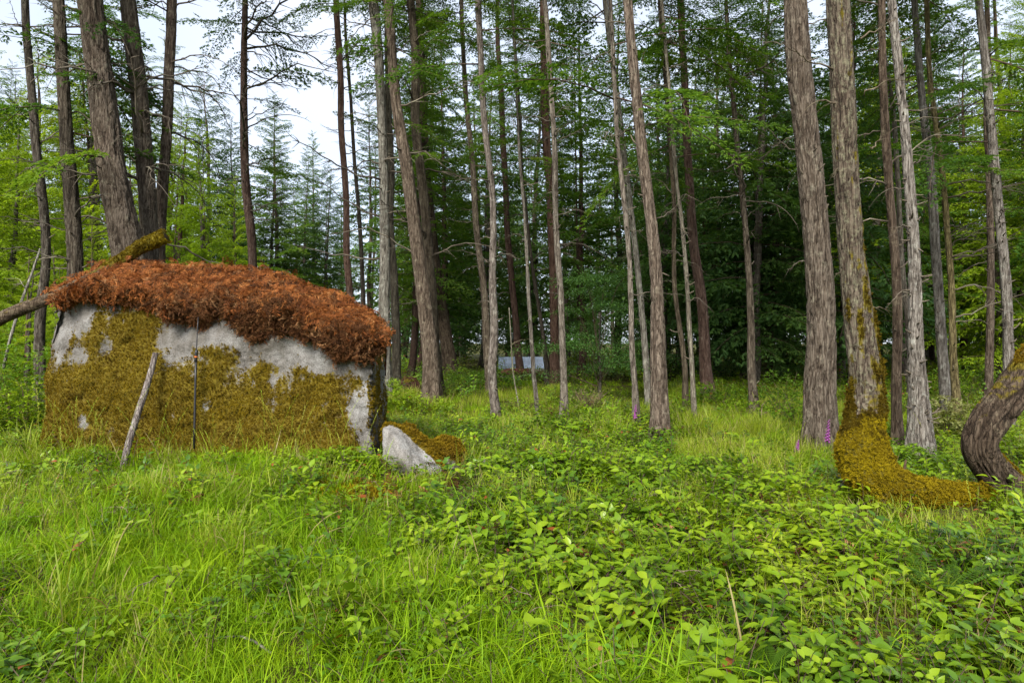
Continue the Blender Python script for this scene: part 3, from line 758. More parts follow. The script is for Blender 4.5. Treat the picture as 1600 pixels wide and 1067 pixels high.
# behind the boulder
tree('slim dark conifer trunk bowing at its base, by the low end of the log', 12.5, [(41, 0, 12), (55, 200, 14), (68, 400, 15), (65, 470, 16), (62, 560, 18), (66, 690, 20)], tint=(.75, .72, .7), nbr=12, stubs=8, boughs=3, bz=(3, 7), cb=9.5, blen=(.4, 1.2))
tree('straight conifer trunk behind the boulder, between the slim bowed and thick leaning trunks', 12.3, [(94, 0, 18), (104, 200, 22), (116, 400, 26), (119, 540, 28), (122, 690, 32)], tint=(.78, .72, .66), nbr=16, stubs=18, boughs=4, bz=(2.6, 7.5))
tree('thickest leaning conifer trunk rising behind the fern cap, moss down one edge', 12.0, [(141, 0, 40), (158, 130, 42), (176, 260, 45), (198, 385, 54), (214, 500, 58), (228, 690, 62)], tint=(1.0, .88, .82), nbr=6, stubs=5, bz=(4, 8), H=24, cb=11, amp=.035)
tree('leaning conifer trunk with many dead side branches, just beside the thick leaning trunk', 12.8, [(197, 0, 27), (212, 130, 29), (225, 260, 30), (236, 385, 31), (246, 680, 36)], tint=(.92, .84, .78), nbr=22, stubs=16, bz=(2.8, 8.2), blen=(.9, 2.4), H=23)
tree('conifer trunk leaning opposite to its neighbours, its base crossing the mossy log end', 13.4, [(264, 0, 17), (261, 130, 18), (258, 250, 18), (250, 385, 20), (246, 660, 24)], tint=(.9, .78, .72), nbr=14, stubs=8, bz=(3, 8.4), blen=(.7, 2.0), boughs=2)
tree('lone dark conifer with drooping twiggy boughs behind the middle of the fern cap', 18, [(385, 0, 10), (382, 130, 12), (383, 280, 15), (394, 405, 15), (402, 625, 18)], mat=RB, tint=(1.0, .95, .9), nbr=26, stubs=6, bz=(4.5, 10.2), blen=(1.0, 2.8), boughs=7, side=1, cb=9, cs=.9)
tree('straight brown conifer trunk standing against the sky gap beside a thin crooked dead tree', 20, [(525, 0, 10), (533, 150, 11), (541, 300, 11), (546, 440, 12), (552, 615, 15)], mat=RB, tint=(1.25, 1.1, 1.0), nbr=10, stubs=6, bz=(5, 11), blen=(.6, 1.8), cb=10.5)
tree('thin crooked dead tree with short bare twigs standing against the sky gap', 22, [(540, 30, 5), (550, 180, 6), (560, 330, 7), (568, 430, 8), (574, 612, 10)], tint=(.62, .58, .55), nbr=26, stubs=0, bz=(3, 11), blen=(.5, 1.6), crown=None, H=13, name='dead_tree')
# the middle of the wood
tree('pale grey conifer trunk with horizontal branches, by the fern cap end', 16.6, [(581, 0, 18), (593, 130, 16), (598, 280, 16), (602, 420, 19), (603, 629, 24)], mat=G, tint=(.9, .9, .84), nbr=24, stubs=10, bz=(3.2, 9.8), blen=(.9, 2.6), H=22, cb=10.5)
tree('dim conifer trunk standing close behind the pale grey trunk by the fern cap end', 22, [(603, 0, 10), (608, 200, 12), (613, 400, 14), (620, 605, 17)], tint=(.7, .68, .62), nbr=10, stubs=2, cb=9)
tree('thick reddish brown conifer trunk leaning strongly, its foot in the clearing', 16, [(605, 0, 16), (617, 130, 18), (637, 280, 22), (653, 420, 25), (672, 540, 30), (675, 633, 33)], tint=(1.0, .86, .78), nbr=10, stubs=8, bz=(3.5, 9.5), blen=(.8, 2.0), H=24, cb=10.5)
tree('leaning conifer trunk half hidden behind the thick reddish brown leaning trunk', 17, [(642, 0, 14), (652, 200, 16), (668, 400, 18), (682, 560, 20), (684, 628, 22)], tint=(.8, .72, .62), nbr=14, stubs=6, bz=(3.5, 10), blen=(.8, 2.2), H=23, cb=10)
tree('dark trunk slanting to a wide foot, farther back in the gloomy middle', 27, [(655, 0, 13), (664, 250, 16), (682, 430, 20), (697, 530, 23), (708, 592, 30)], tint=(.75, .62, .52), nbr=6, stubs=0, H=24, cb=10)
tree('slender grey-brown conifer trunk whose foot hides behind a paler twin', 18.5, [(721, 0, 7), (737, 250, 10), (751, 420, 12), (760, 530, 14), (769, 622, 16)], tint=(.95, .85, .76), nbr=14, stubs=6, bz=(3, 10.5), blen=(.5, 1.5), cb=9.5)
tree('slender pale conifer trunk with a crooked foot ending in a brown knob', 13.7, [(749, 0, 11), (764, 250, 11), (771, 420, 13), (775, 520, 15), (772, 590, 15), (777, 652, 16)], mat=G, tint=(.88, .8, .76), nbr=14, stubs=14, bz=(2.4, 8.2), blen=(.4, 1.2))
tree('dark brown trunk standing in front of the pale roofed shed', 27, [(782, 150, 10), (793, 350, 11), (803, 470, 12), (815, 600, 14)], mat=RB, tint=(.8, .7, .65), nbr=8, stubs=0, cb=9, cs=.9)
tree('very thin pale trunk with a foot in the clearing, beside the shed', 14.5, [(799, 0, 4), (810, 200, 5), (822, 400, 6), (834, 560, 7), (842, 645, 8)], mat=G, tint=(.8, .76, .7), nbr=14, stubs=4, bz=(2.5, 8.8), blen=(.3, .9), H=14, cb=9.5, cs=.5)
tree('thin dark trunk in the shade just past the shed', 24, [(806, 100, 5), (822, 330, 6), (848, 510, 7), (856, 600, 9)], tint=(.5, .46, .42), nbr=6, stubs=0, H=16, cb=9, cs=.6)
tree('broad dark red trunk in the shade close behind a thin pale trunk', 24, [(850, 0, 13), (852, 200, 15), (863, 330, 16), (864, 480, 16), (868, 603, 19)], mat=RB, tint=(.95, .82, .72), nbr=14, stubs=0, bz=(4, 12), blen=(1, 2.5), boughs=4, cb=8.5)
tree('thin pale straight trunk in front of the broad dark red trunk', 12.6, [(853, 60, 9), (865, 250, 10), (878, 450, 11), (881, 560, 12), (881, 660, 14)], mat=G, tint=(.85, .78, .7), nbr=16, stubs=10, bz=(2.2, 7.6), blen=(.3, 1.0), H=15, cb=8.2, cs=.7)
tree('whitish lichened slim trunk, rear one of a crossing pair in the clearing', 15, [(948, 0, 9), (972, 200, 10), (996, 400, 10), (1006, 530, 11), (1016, 640, 12)], mat=G, tint=(1.1, 1.08, 1.0), nbr=16, stubs=10, bz=(2.2, 9), blen=(.3, 1.3), cb=9.2)
tree('slim pale trunk, front one of a crossing pair, foxglove at its foot', 11.5, [(956, 20, 7), (968, 200, 8), (985, 400, 9), (991, 540, 10), (995, 673, 12)], mat=G, tint=(.9, .82, .74), nbr=10, stubs=10, bz=(2.2, 7), blen=(.25, .9), H=16, cb=8, cs=.7)
tree('sturdy reddish grey conifer trunk with peeling bark in the middle of the clearing', 10.2, [(986, 0, 16), (1002, 200, 18), (1023, 420, 21), (1030, 540, 26), (1033, 690, 32)], tint=(1.15, 1.0, .94), nbr=6, stubs=6, bz=(3, 7), blen=(.3, .8), H=22, cb=9.5, amp=.028)
tree('thin pale straight trunk ending in grass beside the sturdy peeling trunk', 11.4, [(1036, 0, 5), (1049, 150, 6), (1067, 400, 7), (1077, 540, 8), (1088, 672, 9)], mat=G, tint=(.92, .86, .74), nbr=16, stubs=8, bz=(1.8, 7), blen=(.25, .8), H=13, cb=7.5, cs=.55)
tree('thin brown trunk behind the thin pale one, beside the sturdy peeling trunk', 13.3, [(1036, 60, 7), (1055, 400, 8), (1065, 540, 9), (1073, 656, 11)], tint=(.8, .7, .58), nbr=14, stubs=4, bz=(2, 8), blen=(.3, 1), H=15, cb=8, cs=.6)
tree('dark reddish trunk with spreading foot at the shady far edge of the clearing', 17.2, [(1062, 0, 12), (1071, 193, 13), (1089, 410, 17), (1099, 520, 19), (1108, 628, 24)], mat=RB, tint=(1.05, .96, .9), nbr=10, stubs=2, bz=(5, 10.5), blen=(.8, 2), boughs=4, cb=8.5)
tree('crooked slim trunk with upswept bare branches and a broken snag at head height', 13.1, [(1142, 90, 7), (1150, 200, 9), (1160, 300, 10), (1170, 420, 11), (1176, 560, 14), (1181, 656, 17)], tint=(.9, .8, .72), nbr=20, stubs=4, bz=(3.4, 7.2), blen=(.6, 1.8), H=10, cb=6.6, cs=.6)
# the big trunks on the other side
tree('stout reddish brown conifer trunk with furrowed bark, pink foxglove at its foot', 9.5, [(1243, 0, 39), (1257, 200, 42), (1276, 420, 45), (1281, 560, 49), (1282, 703, 56)], tint=(1.1, .98, .92), nbr=7, stubs=8, bz=(2.6, 6.4), blen=(.25, .8), H=25, cb=10, amp=.03)
tree('slim reddish smooth trunk directly behind the moss-footed tree', 10.2, [(1376, 60, 12), (1383, 200, 14), (1400, 420, 15), (1402, 560, 16), (1403, 697, 19)], mat=FB, tint=(1.0, .82, .72), nbr=10, stubs=5, bz=(3, 7), blen=(.4, 1.4), H=18, cb=8.5, amp=.012)
tree('very thin pale trunk seen between the slim reddish and the spiky grey trunks', 16, [(1378, 60, 7), (1396, 200, 8), (1408, 340, 9), (1420, 560, 10), (1424, 640, 11)], mat=G, tint=(.85, .78, .7), nbr=8, stubs=2, cb=9)
tree('light grey conifer trunk bristling with short stubs, flaring widely at its foot', 9.3, [(1395, 0, 14), (1413, 200, 15), (1428, 420, 20), (1432, 540, 26), (1437, 620, 33), (1443, 708, 42)], mat=G, tint=(1.05, 1.0, .97), nbr=6, stubs=46, bz=(1.5, 6.4), blen=(.2, .7), H=20, cb=9, amp=.02)
tree('smooth lavender grey trunk rising behind the pale leafy shrub', 14, [(1428, 0, 10), (1443, 200, 13), (1462, 420, 16), (1472, 540, 17), (1482, 645, 20)], mat=G, tint=(.95, .92, .9), nbr=8, stubs=26, bz=(2, 8.2), blen=(.3, 1.1), cb=8.5, amp=.01)
tree('slim yellowish mossy trunk with long curved bare twigs, near the elbow-bent trunk', 13, [(1452, 60, 8), (1464, 200, 9), (1483, 420, 11), (1490, 540, 12), (1497, 662, 15)], tint=(1.15, 1.05, .6), nbr=24, stubs=4, bz=(1.6, 6.5), blen=(.6, 1.6), side=1, H=17, cb=7.6, cs=.8)
tree('slim dim trunk leaning slightly the other way, behind the pale straight outer trunk', 15, [(1545, 230, 9), (1549, 400, 12), (1548, 540, 13), (1543, 645, 15)], tint=(1.0, .85, .78), nbr=8, stubs=4, bz=(3, 8.6), blen=(.4, 1.2), cb=8.5)
tree('straight pale trunk ringed with short stubs, rising behind the elbow-bent trunk', 12, [(1534, 0, 12), (1547, 200, 14), (1564, 420, 16), (1572, 560, 18), (1577, 668, 21)], mat=G, tint=(1.08, 1.03, 1.0), nbr=5, stubs=34, bz=(2, 7.3), blen=(.25, .8), cb=8.8, amp=.012)

# ------------------------------------------------------------------ moss-footed tree and its elbow-bent neighbour
def mossy_tree():
    def P(x, y, d, w): return [*px(x, y, d), w * (1.1 if x > 1530 else 1.02) / 2 / F * d]
    rows = np.array([P(1545, 772, 6.35, 26), P(1500, 774, 6.3, 34), P(1455, 771, 6.2, 44), P(1412, 766, 6.1, 58), P(1370, 748, 6.15, 76), P(1349, 716, 6.25, 78), P(1349, 672, 6.4, 62), P(1351, 620, 6.5, 55), P(1345, 540, 6.5, 49),
                     P(1334, 400, 6.5, 43), P(1320, 200, 6.5, 40), P(1311, 0, 6.5, 37), P(1290, -500, 6.5, 30), P(1265, -1200, 6.5, 16), P(1240, -1800, 6.5, 4)])
    base = np.array([rows[3, 0], rows[3, 1], gz(rows[3, 0], rows[3, 1])])
    def moss(path, Dn, arc, z):
        zz = path[:, 2] + base[2]
        m = np.interp(zz, [0, .62, .74, 1.0, 1.3, 1.7, 2.4, 3], [1.0, .92, .50, .47, .40, .26, .16, .10])[:, None]
        m = m + .2 * np.clip(Dn[..., 2], -1, 1) + .10 * Dn[..., 0] * sstep(.5, .9, zz)[:, None]
        return m - .5 * np.clip(-Dn[..., 2] - .35, 0, 1) + .42 * fbm((path[:, None] + Dn * .3) * np.array([7, 7, 4.]), 3, 5) * sstep(.5, .8, zz)[:, None]
    me, path, rad, V, Dn, mk = trunk_mesh(rows[:, :3] - base, rows[:, 3], 77, 'moss_bark', 460, 72, .022, plate=1.5, flare=0, moss=moss)
    root = thing('mossy_tree', 'lichen-flecked tree with a swollen yellow mossy foot running along the ground', 'tree', base)
    tr = link('trunk', me, root); tr.color = (.66, .62, .56, 1)
    for lo, hi, n, tint in ((-.5, .72, 15000, (1.5, 1.62, .7)), (.70, 2.4, 2600, (.62, .62, .5))):
        zn = V[..., 2] + base[2] + .12 * fbm(V * 9, 3, 31); idx = np.argwhere((mk > .55) & (zn < hi) & (zn > lo)); pick = idx[rng.choice(len(idx), n)]
        moss_cover('moss', V[pick[:, 0], pick[:, 1]] + rng.normal(0, .010, (n, 3)), Dn[pick[:, 0], pick[:, 1]], tr, (.4, .9), tint)
    r = np.random.default_rng(5)
    for x, y, L, az, el in [(1360, 230, .22, .2, .3), (1362, 490, .25, .1, .5), (1305, 110, .7, 3.3, .05), (1312, 165, .5, 3.1, 0), (1345, 60, .8, .4, .5), (1330, 280, .3, 3.2, .1), (1338, 420, .2, 3.0, .2), (1350, 150, .35, -.3, .3)]:
        p = px(x, y, 6.5) - base
        o = link('dead_branch', BRANCH[r.integers(9)], root, p, (r.normal(0, .3), -el, az), (L, .8, .8)); o.color = (.7, .65, .55, 1)
    o = link('dead_branch', STUB[1], root, px(1405, 748, 6.1) - base, (0, -.7, .2), (.16, .12, .12)); o.color = (.4, .3, .22, 1)
    link('crown', CR_HIGH[1], root, px(1270, -1050, 6.5) - base, None, (.8, .8, .6))
    # neighbour
    rows = np.array([P(1690, 815, 6.8, 76), P(1640, 800, 6.6, 70), P(1588, 772, 6.5, 60), P(1550, 733, 6.45, 50), P(1531, 696, 6.4, 50), P(1549, 655, 6.4, 54), P(1592, 605, 6.45, 54), P(1648, 530, 6.6, 54), P(1690, 450, 6.7, 62), P(1730, 320, 6.8, 56), P(1750, 100, 6.9, 48), P(1760, -300, 7, 36), P(1765, -900, 7, 18), P(1765, -1300, 7, 5)])
    base2 = np.array([rows[1, 0], rows[1, 1], gz(rows[1, 0], rows[1, 1])])
    def moss2(path, Dn, arc, z): return -.05 + .8 * np.clip(Dn[..., 2] - .1, 0, 1) * 1.25 + .2 * fbm((path[:, None] + Dn * .3) * 5, 2, 8)
    me, path, rad, V, Dn, mk = trunk_mesh(rows[:, :3] - base2, rows[:, 3], 78, 'fir_bark', 360, 80, .045, plate=.8, flare=0, moss=moss2)
    root2 = thing('bent_tree', 'thick dark trunk bent like an elbow, moss along its upper side', 'tree', base2)
    tr = link('trunk', me, root2); tr.color = (.62, .50, .42, 1)
    idx = np.argwhere((mk > .6) & (V[..., 2] < 3)); pick = idx[rng.choice(len(idx), 2600)]
    moss_cover('moss', V[pick[:, 0], pick[:, 1]], Dn[pick[:, 0], pick[:, 1]], tr, (.4, .9), (1.3, 1.25, .8))
    link('crown', CR_HIGH[0], root2, px(1762, -700, 7) - base2, None, (.7, .7, .5))
mossy_tree()

# ------------------------------------------------------------------ trees of the wood behind
def leaf_cluster_crown(seed, n, rx, rz, leaf, mat, layers=7, name='crown'):
    "broad-leaved crown: leaves in flat tiers"
    r = np.random.default_rng(seed); mb = MB()
    cl = [(r.normal(0, .55, 2) * rx, r.uniform(.1, 1) * rz, r.uniform(.35, .75) * rx) for _ in range(layers * 5)]
    S = []
    for k in range(n):
        c, z, R = cl[r.integers(len(cl))]; a = r.uniform(0, 6.283); q = math.sqrt(r.uniform()) * R
        S.append((c[0] + math.cos(a) * q, c[1] + math.sin(a) * q, z - .22 * q * q / R + r.normal(0, .07)))
    S = np.array(S); az = r.uniform(0, 6.283, n); tl = r.normal(.35, .3, n); s = leaf * r.uniform(.6, 1.2, n)
    prof = np.array([(0, 0), (.35, .42), (.62, .30), (1, 0), (.62, -.30), (.35, -.42)])
    V = np.zeros((n, 6, 3)); ca, sa = np.cos(az), np.sin(az)
    for i, (u, w) in enumerate(prof):
        lx, ly, lz = u, w, -u * tl - abs(w) * .25
        V[:, i, 0] = S[:, 0] + s * (lx * ca - ly * sa); V[:, i, 1] = S[:, 1] + s * (lx * sa + ly * ca); V[:, i, 2] = S[:, 2] + s * lz
    b = np.arange(n)[:, None] * 6
    q = np.concatenate([b + np.array([[0, 1, 2, 3]]), b + np.array([[0, 3, 4, 5]])])
    mb.add(V.reshape(-1, 3), q, 0, rnd=np.repeat(r.uniform(0, 1, n), 6))
    for c, z, R in cl[::2]:
        add_tube(mb, spline([(0, 0, z * .25), (c[0] * .5, c[1] * .5, z * .8), (c[0], c[1], z - .05)], 6), np.linspace(.02, .005, 6), 4, 1)
    return mb.mesh(name, [M[mat], M['twig']])
CR_MAPLE = [leaf_cluster_crown(500 + i, 14000, 2.2, 4.5, .075, 'maple') for i in range(2)]

def simple_trunk(seed, H, r0, mat):
    r = np.random.default_rng(seed); n = 26; t = np.linspace(0, 1, n); w = r.normal(0, .03, (n, 2)).cumsum(0); w -= w[0]
    path = np.stack([w[:, 0], w[:, 1], t * H - .2], -1); seg = 14
    rad = r0 * (1 - .93 * t) + r0 * .5 * np.exp(-t * H / .4)
    mb = MB(); V, q, tt = tube(path, rad, seg); th = np.tile(np.linspace(0, 6.283, seg, endpoint=False), n)
    rg = np.append(.5 + .5 * noise(np.stack([np.cos(th) * 3, np.sin(th) * 3, np.repeat(t * H, seg) * 1.5], -1), seed), [.5, .5])
    mb.add(V, q, 0, ridge=rg); mb.Fs.append(tt); mb.M.append(np.zeros(len(tt)))
    return mb.mesh('trunk', [M[mat]])
TR_FAR = [simple_trunk(520 + i, 18, .17, m) for i, m in enumerate(('fir_bark', 'grey_bark', 'red_bark'))]
far_src = {}
def far_tree(kind, x, y, h, seed, label, group=None, cat='tree', name='conifer_tree', tint=None):
    r = np.random.default_rng(seed)
    root = thing(name, label, cat, (x, y, gz(x, y) if y < 60 else 0), group); root.rotation_euler = (r.normal(0, .02), r.normal(-.03, .02), r.uniform(0, 6.28))
    ms, h0, ht, z0 = {'fir': (CR_FIR, 15, 18, .16), 'hem': (CR_HEM, 14, 16, .08), 'light': (CR_LIGHT, 11, 12.5, .07), 'high': (CR_HIGH, 11, 20, .45), 'sap': (CR_SAP, 4, 4.4, .05), 'maple': (CR_MAPLE, 4.5, 6, .12)}[kind]
    s = h / ht; w = s * r.uniform(.9, 1.15)
    t = link('trunk', TR_FAR[r.integers(3)], root, (0, 0, 0), None, (max(.25, s) * (.5 if kind in ('sap', 'maple') else 1.1), max(.25, s) * (.5 if kind in ('sap', 'maple') else 1.1), h * (.97 if kind != 'maple' else .75) / 18))
    t.color = (.8, .75, .7, 1)
    link('crown', ms[r.integers(len(ms))], root, (0, 0, h * z0), None, (w, w, h * (1 - z0) / h0))
    if kind == 'high':
        for k in range(9):
            z = r.uniform(.12, .48) * h; az = r.uniform(0, 6.28); L = r.uniform(.8, 2.2)
            o = link('dead_branch', BRANCH[r.integers(9)], root, (math.cos(az) * .08, math.sin(az) * .08, z), (0, -r.normal(0, .25), az), L); o.color = (.6, .57, .52, 1)
    return root

# trees that can be picked out by their shape
far_tree('fir', *px(432, 0, 44)[:2], 17.6, 1, 'pointed young fir with airy tiers standing alone against the sky')
far_tree('fir', *px(492, 0, 56)[:2], 19.0, 2, 'dark spired fir top seen behind and beside the pointed young fir')
far_tree('hem', *px(335, 0, 46)[:2], 20.5, 3, 'broad bluish conifer filling the sky edge behind the lone dark trunk')
far_tree('light', *px(325, 0, 21)[:2], 8.0, 4, 'yellow-green drooping cedar just behind the fern cap')
far_tree('light', *px(262, 0, 26)[:2], 10.5, 5, 'tall yellow-green cedar seen behind the three close-set trunks')
far_tree('light', *px(18, 0, 19)[:2], 8.2, 6, 'bright yellow-green cedar at the picture edge past the slim bowed trunk')
far_tree('sap', *px(141, 0, 15)[:2], 3.9, 7, 'small bright sapling between the straight and the thick leaning trunk', name='sapling')
far_tree('sap', *px(95, 0, 16)[:2], 3.4, 8, 'small bright sapling between the slim bowed and the straight trunk', name='sapling')
far_tree('sap', *px(38, 0, 13)[:2], 2.9, 9, 'light green sapling under the low end of the propped log', name='sapling')
far_tree('maple', *px(935, 0, 16.5)[:2], 3.4, 11, 'dark broad-leaved maple with tiered leaves in the shade by the clearing', name='maple_tree')
far_tree('maple', *px(1100, 0, 24)[:2], 9.0, 12, 'tall broad-leaved maple behind the dark reddish trunk', name='maple_tree')
far_tree('maple', *px(1020, 0, 26)[:2], 7.5, 13, 'broad-leaved maple behind the sturdy peeling trunk', name='maple_tree')
far_tree('hem', *px(690, 0, 36)[:2], 13, 14, 'dark low-branched hemlock filling the gloom behind the twin slender trunks')
far_tree('light', *px(62, 0, 23)[:2], 11.5, 21, 'light green conifer showing between the slim bowed and the straight trunk')
far_tree('light', *px(160, 0, 25)[:2], 12, 22, 'light green conifer showing between the straight and the thick leaning trunk')
far_tree('light', *px(212, 0, 19)[:2], 7.0, 23, 'low light green cedar hidden behind the thick leaning trunk and its neighbour')
far_tree('light', *px(-45, 0, 17)[:2], 9, 24, 'light green cedar reaching in from the picture edge above the propped log')
far_tree('light', *px(370, 0, 27)[:2], 8.0, 25, 'light green cedar right behind the lone dark conifer')
far_tree('hem', *px(1195, 0, 22)[:2], 9.5, 15, 'dark low-branched hemlock beside the stout furrowed trunk')
far_tree('light', *px(1560, 0, 24)[:2], 12, 16, 'fresh green conifer behind the straight pale outer trunk')

def wood():
    r = np.random.default_rng(77); placed = [(t.location[0], t.location[1]) for t in TREES]
    lab = {'fir': 'green fir with boughs to the ground in the wood behind', 'hem': 'dark bluish hemlock in the wood behind', 'light': 'yellow-green young conifer in the wood behind', 'high': 'bare-stemmed conifer with a high crown in the wood behind'}
    grp = {'fir': 'green firs of the wood', 'hem': 'dark hemlocks of the wood', 'light': 'yellow-green conifers of the wood', 'high': 'bare-stemmed conifers of the wood'}
    n = 0; tries = 0
    for p, y, h, k in [(640, 27, 15, 'fir'), (700, 31, 17, 'fir'), (752, 39, 19, 'fir'), (830, 40, 20, 'hem'), (905, 26, 15, 'fir'), (965, 30, 17, 'fir'), (1030, 33, 18, 'fir'), (1120, 29, 16, 'fir'), (1160, 24, 13, 'hem'), (1225, 27, 15, 'fir'), (1310, 24, 14, 'fir'), (1370, 30, 16, 'light'), (1420, 23, 12, 'fir'), (1500, 28, 15, 'fir'), (1590, 27, 15, 'light'), (1650, 22, 13, 'fir')]:
        x = (p - 800) / F * y; far_tree(k, x, y, h, 3000 + n, lab[k], grp[k]); placed.append((x, y)); n += 1
    while n < 190 and tries < 9000:
        tries += 1
        y = 20 + 62 * r.uniform() ** 1.15; xx = r.uniform(-1.0, 1.0) * (y * .86 + 3); x = xx
        p = 800 + x / y * F
        gap = 300 < p < 575          # the opening towards the sky
        if y < 24 and (p < 600): continue
        if gap and y < 44: continue
        if 690 < p < 900 and y < 38: continue
        if any((x - a) ** 2 + (y - b) ** 2 < (2.0 + y * .018) ** 2 for a, b in placed): continue
        if p < 320: k = r.choice(['light', 'fir', 'high', 'light'], p=[.35, .3, .15, .2])
        elif gap: k = r.choice(['fir', 'hem', 'light'], p=[.55, .25, .2])
        elif p < 1200: k = r.choice(['hem', 'high', 'fir'], p=[.45, .25, .30])
        else: k = r.choice(['fir', 'light', 'high', 'hem'], p=[.45, .15, .2, .2])
        h = {'fir': r.uniform(13, 20), 'hem': r.uniform(10, 19), 'light': r.uniform(7, 13), 'high': r.uniform(17, 24)}[k]
        if y < 30 and k in ('fir', 'hem'): h *= .8
        if gap: h = min(h, np.interp(p, [300, 420, 500, 575], [19, 17, 15, 13]) * y / 50)
        far_tree(k, x, y, h, 1000 + n, lab[k], grp[k]); placed.append((x, y)); n += 1
wood()

# ------------------------------------------------------------------ shed, logs, sticks, stumps
def box(mb, lo, hi, mat=0):
    x0, y0, z0 = lo; x1, y1, z1 = hi
    V = [(x0, y0, z0), (x1, y0, z0), (x1, y1, z0), (x0, y1, z0), (x0, y0, z1), (x1, y0, z1), (x1, y1, z1), (x0, y1, z1)]
    mb.add(V, [[0, 3, 2, 1], [4, 5, 6, 7], [0, 1, 5, 4], [1, 2, 6, 5], [2, 3, 7, 6], [3, 0, 4, 7]], mat)
M['tin'] = plain('pale_tin_roof', (.55, .62, .74), .45, .5, nz=1.5)
M['shed_wall'] = plain('dark_boards', (.035, .028, .022), .9, .1, nz=4)
def shed():
    d = 33.0; L = px(779, 570, d); R = px(850, 570, d); z1 = CH + (533 - 557) / F * (d + 1.5); z0 = CH + (533 - 575) / F * d
    g = min(gz(L[0], d), 0) - .1
    root = thing('low_shed', 'low shed with a pale blue-grey metal roof among the dark trees', 'shed', (L[0], d, g))
    w = R[0] - L[0]; n = 6
    for i in range(n):                       # sheets of ribbed metal, each lapping the next
        mb = MB(); a, b = i * w / n - .02, (i + 1) * w / n + .01; k = 13; xs = np.linspace(a, b, k); rib = .018 * np.cos(np.arange(k) * np.pi)
        lo = np.stack([xs, np.zeros(k), np.full(k, z0 - g) + rib + .004 * (i % 2)], -1); hi = np.stack([xs, np.full(k, 1.6), np.full(k, z1 - g) + rib + .004 * (i % 2)], -1)
        V = np.concatenate([lo, hi, lo - [0, 0, .02], hi - [0, 0, .02]]); j = np.arange(k - 1)
        q = np.concatenate([np.stack([j, j + 1, j + k + 1, j + k], -1), np.stack([j + 2 * k, j + 3 * k, j + 3 * k + 1, j + 2 * k + 1], -1), np.stack([j, j + 2 * k, j + 2 * k + 1, j + 1], -1)])
        mb.add(V, q); link('roof_sheet', mb.mesh('roof_sheet', [M['tin']], False), root)
    for i in range(9):
        mb = MB(); box(mb, (i * w / 9 + .012 + .1, .16, 0), ((i + 1) * w / 9 - .012, .19 + .006 * (i % 3), z0 - g - .03)); link('wall_board', mb.mesh('wall_board', [M['shed_wall']], False), root)
    mb = MB(); box(mb, (.1, .22, 0), (w - .1, 1.5, z0 - g - .04)); link('wall', mb.mesh('wall', [M['shed_wall']], False), root)
shed()

def log(name, label, ctrl, mat, seed, cat='log', tint=(1, 1, 1), moss=None, amp=.012, nring=90, seg=24, plate=1.4, twigs=()):
    "lying or leaning log; ctrl rows (x, y, d, width) in photo pixels"
    rows = np.array([[*px(x, y, d), w / 2 / F * d] for x, y, d, w in ctrl]); base = rows[np.argmin(rows[:, 2]), :3].copy()
    me, path, rad, V, Dn, mk = trunk_mesh(rows[:, :3] - base, rows[:, 3], seed, mat, nring, seg, amp, plate=plate, flare=0, moss=moss)
    root = thing(name, label, cat, base); t = link('trunk' if cat == 'log' else 'stem', me, root); t.color = (*tint, 1)
    for (x, y, d, L, az, el) in twigs:
        o = link('twig', BRANCH[(seed + int(x)) % 9], root, px(x, y, d) - base, (0, -el, az), L); o.color = (*tint, 1)
    return root, path, V, Dn, mk
_r = log('propped_log', 'mossy-ended log propped across the fern cap, pointing down past the slim bowed trunk', [(-90, 546, 9.3, 24), (0, 497, 9.35, 23), (85, 462, 9.4, 20), (165, 420, 9.45, 18), (215, 388, 9.5, 20), (254, 368, 9.5, 20)], 'fir_bark', 51, tint=(.9, .75, .62),
         moss=lambda path, Dn, arc, z: (np.interp(arc, [0, 2.2, 2.6, 3.2], [.15, .2, .7, .95])[:, None] + .3 * Dn[..., 2]), amp=.012)
_i = np.argwhere(_r[4] > .65); _k = _i[rng.choice(len(_i), 900)]
moss_cover('moss', _r[2][_k[:, 0], _k[:, 1]], _r[3][_k[:, 0], _k[:, 1]], _r[0], (.5, 1.1), (1.1, 1.15, .8))
log('leaning_stick', 'pale lichened stick leaning against the mossy boulder face', [(240, 551, 8.25, 9), (228, 600, 8.15, 11), (212, 655, 8.0, 12), (199, 700, 7.9, 12), (187, 757, 7.75, 12)][::-1], 'grey_bark', 52, 'stick', (1.15, 1.05, 1.08), amp=.004, plate=2.5, twigs=[(232, 585, 8.1, .12, .1, .2), (215, 655, 8, .09, .2, .3)])
log('leaning_sapling_stem', 'thin whitish dead stem slanting behind the low end of the propped log', [(5, 575, 11, 5), (18, 520, 11, 5), (35, 460, 11.1, 4.5), (50, 420, 11.2, 4), (62, 388, 11.2, 3)], 'grey_bark', 53, 'stick', (1.3, 1.3, 1.25), amp=.002, seg=8, twigs=[(40, 450, 11, .5, 2.6, .5), (55, 408, 11.2, .5, .4, .4)])
log('arching_dead_branch', 'brown dead branch arching out of the grass between the crooked trunk and the stout one', [(1112, 690, 11.2, 5), (1128, 675, 11.2, 6), (1150, 662, 11.3, 6), (1180, 657, 11.4, 5), (1215, 659, 11.4, 4)], 'fir_bark', 54, 'branch', (1.0, .85, .7), amp=.003, seg=8, twigs=[(1190, 657, 11.4, .8, .9, .6), (1150, 664, 11.3, .5, -.4, .2)])
log('rotting_log', 'dark rotting log lying in front of the shed', [(783, 582, 26, 9), (800, 580, 26, 12), (832, 581, 26.5, 12), (868, 585, 27, 9)], 'red_bark', 55, tint=(1.3, .9, .75), amp=.02)
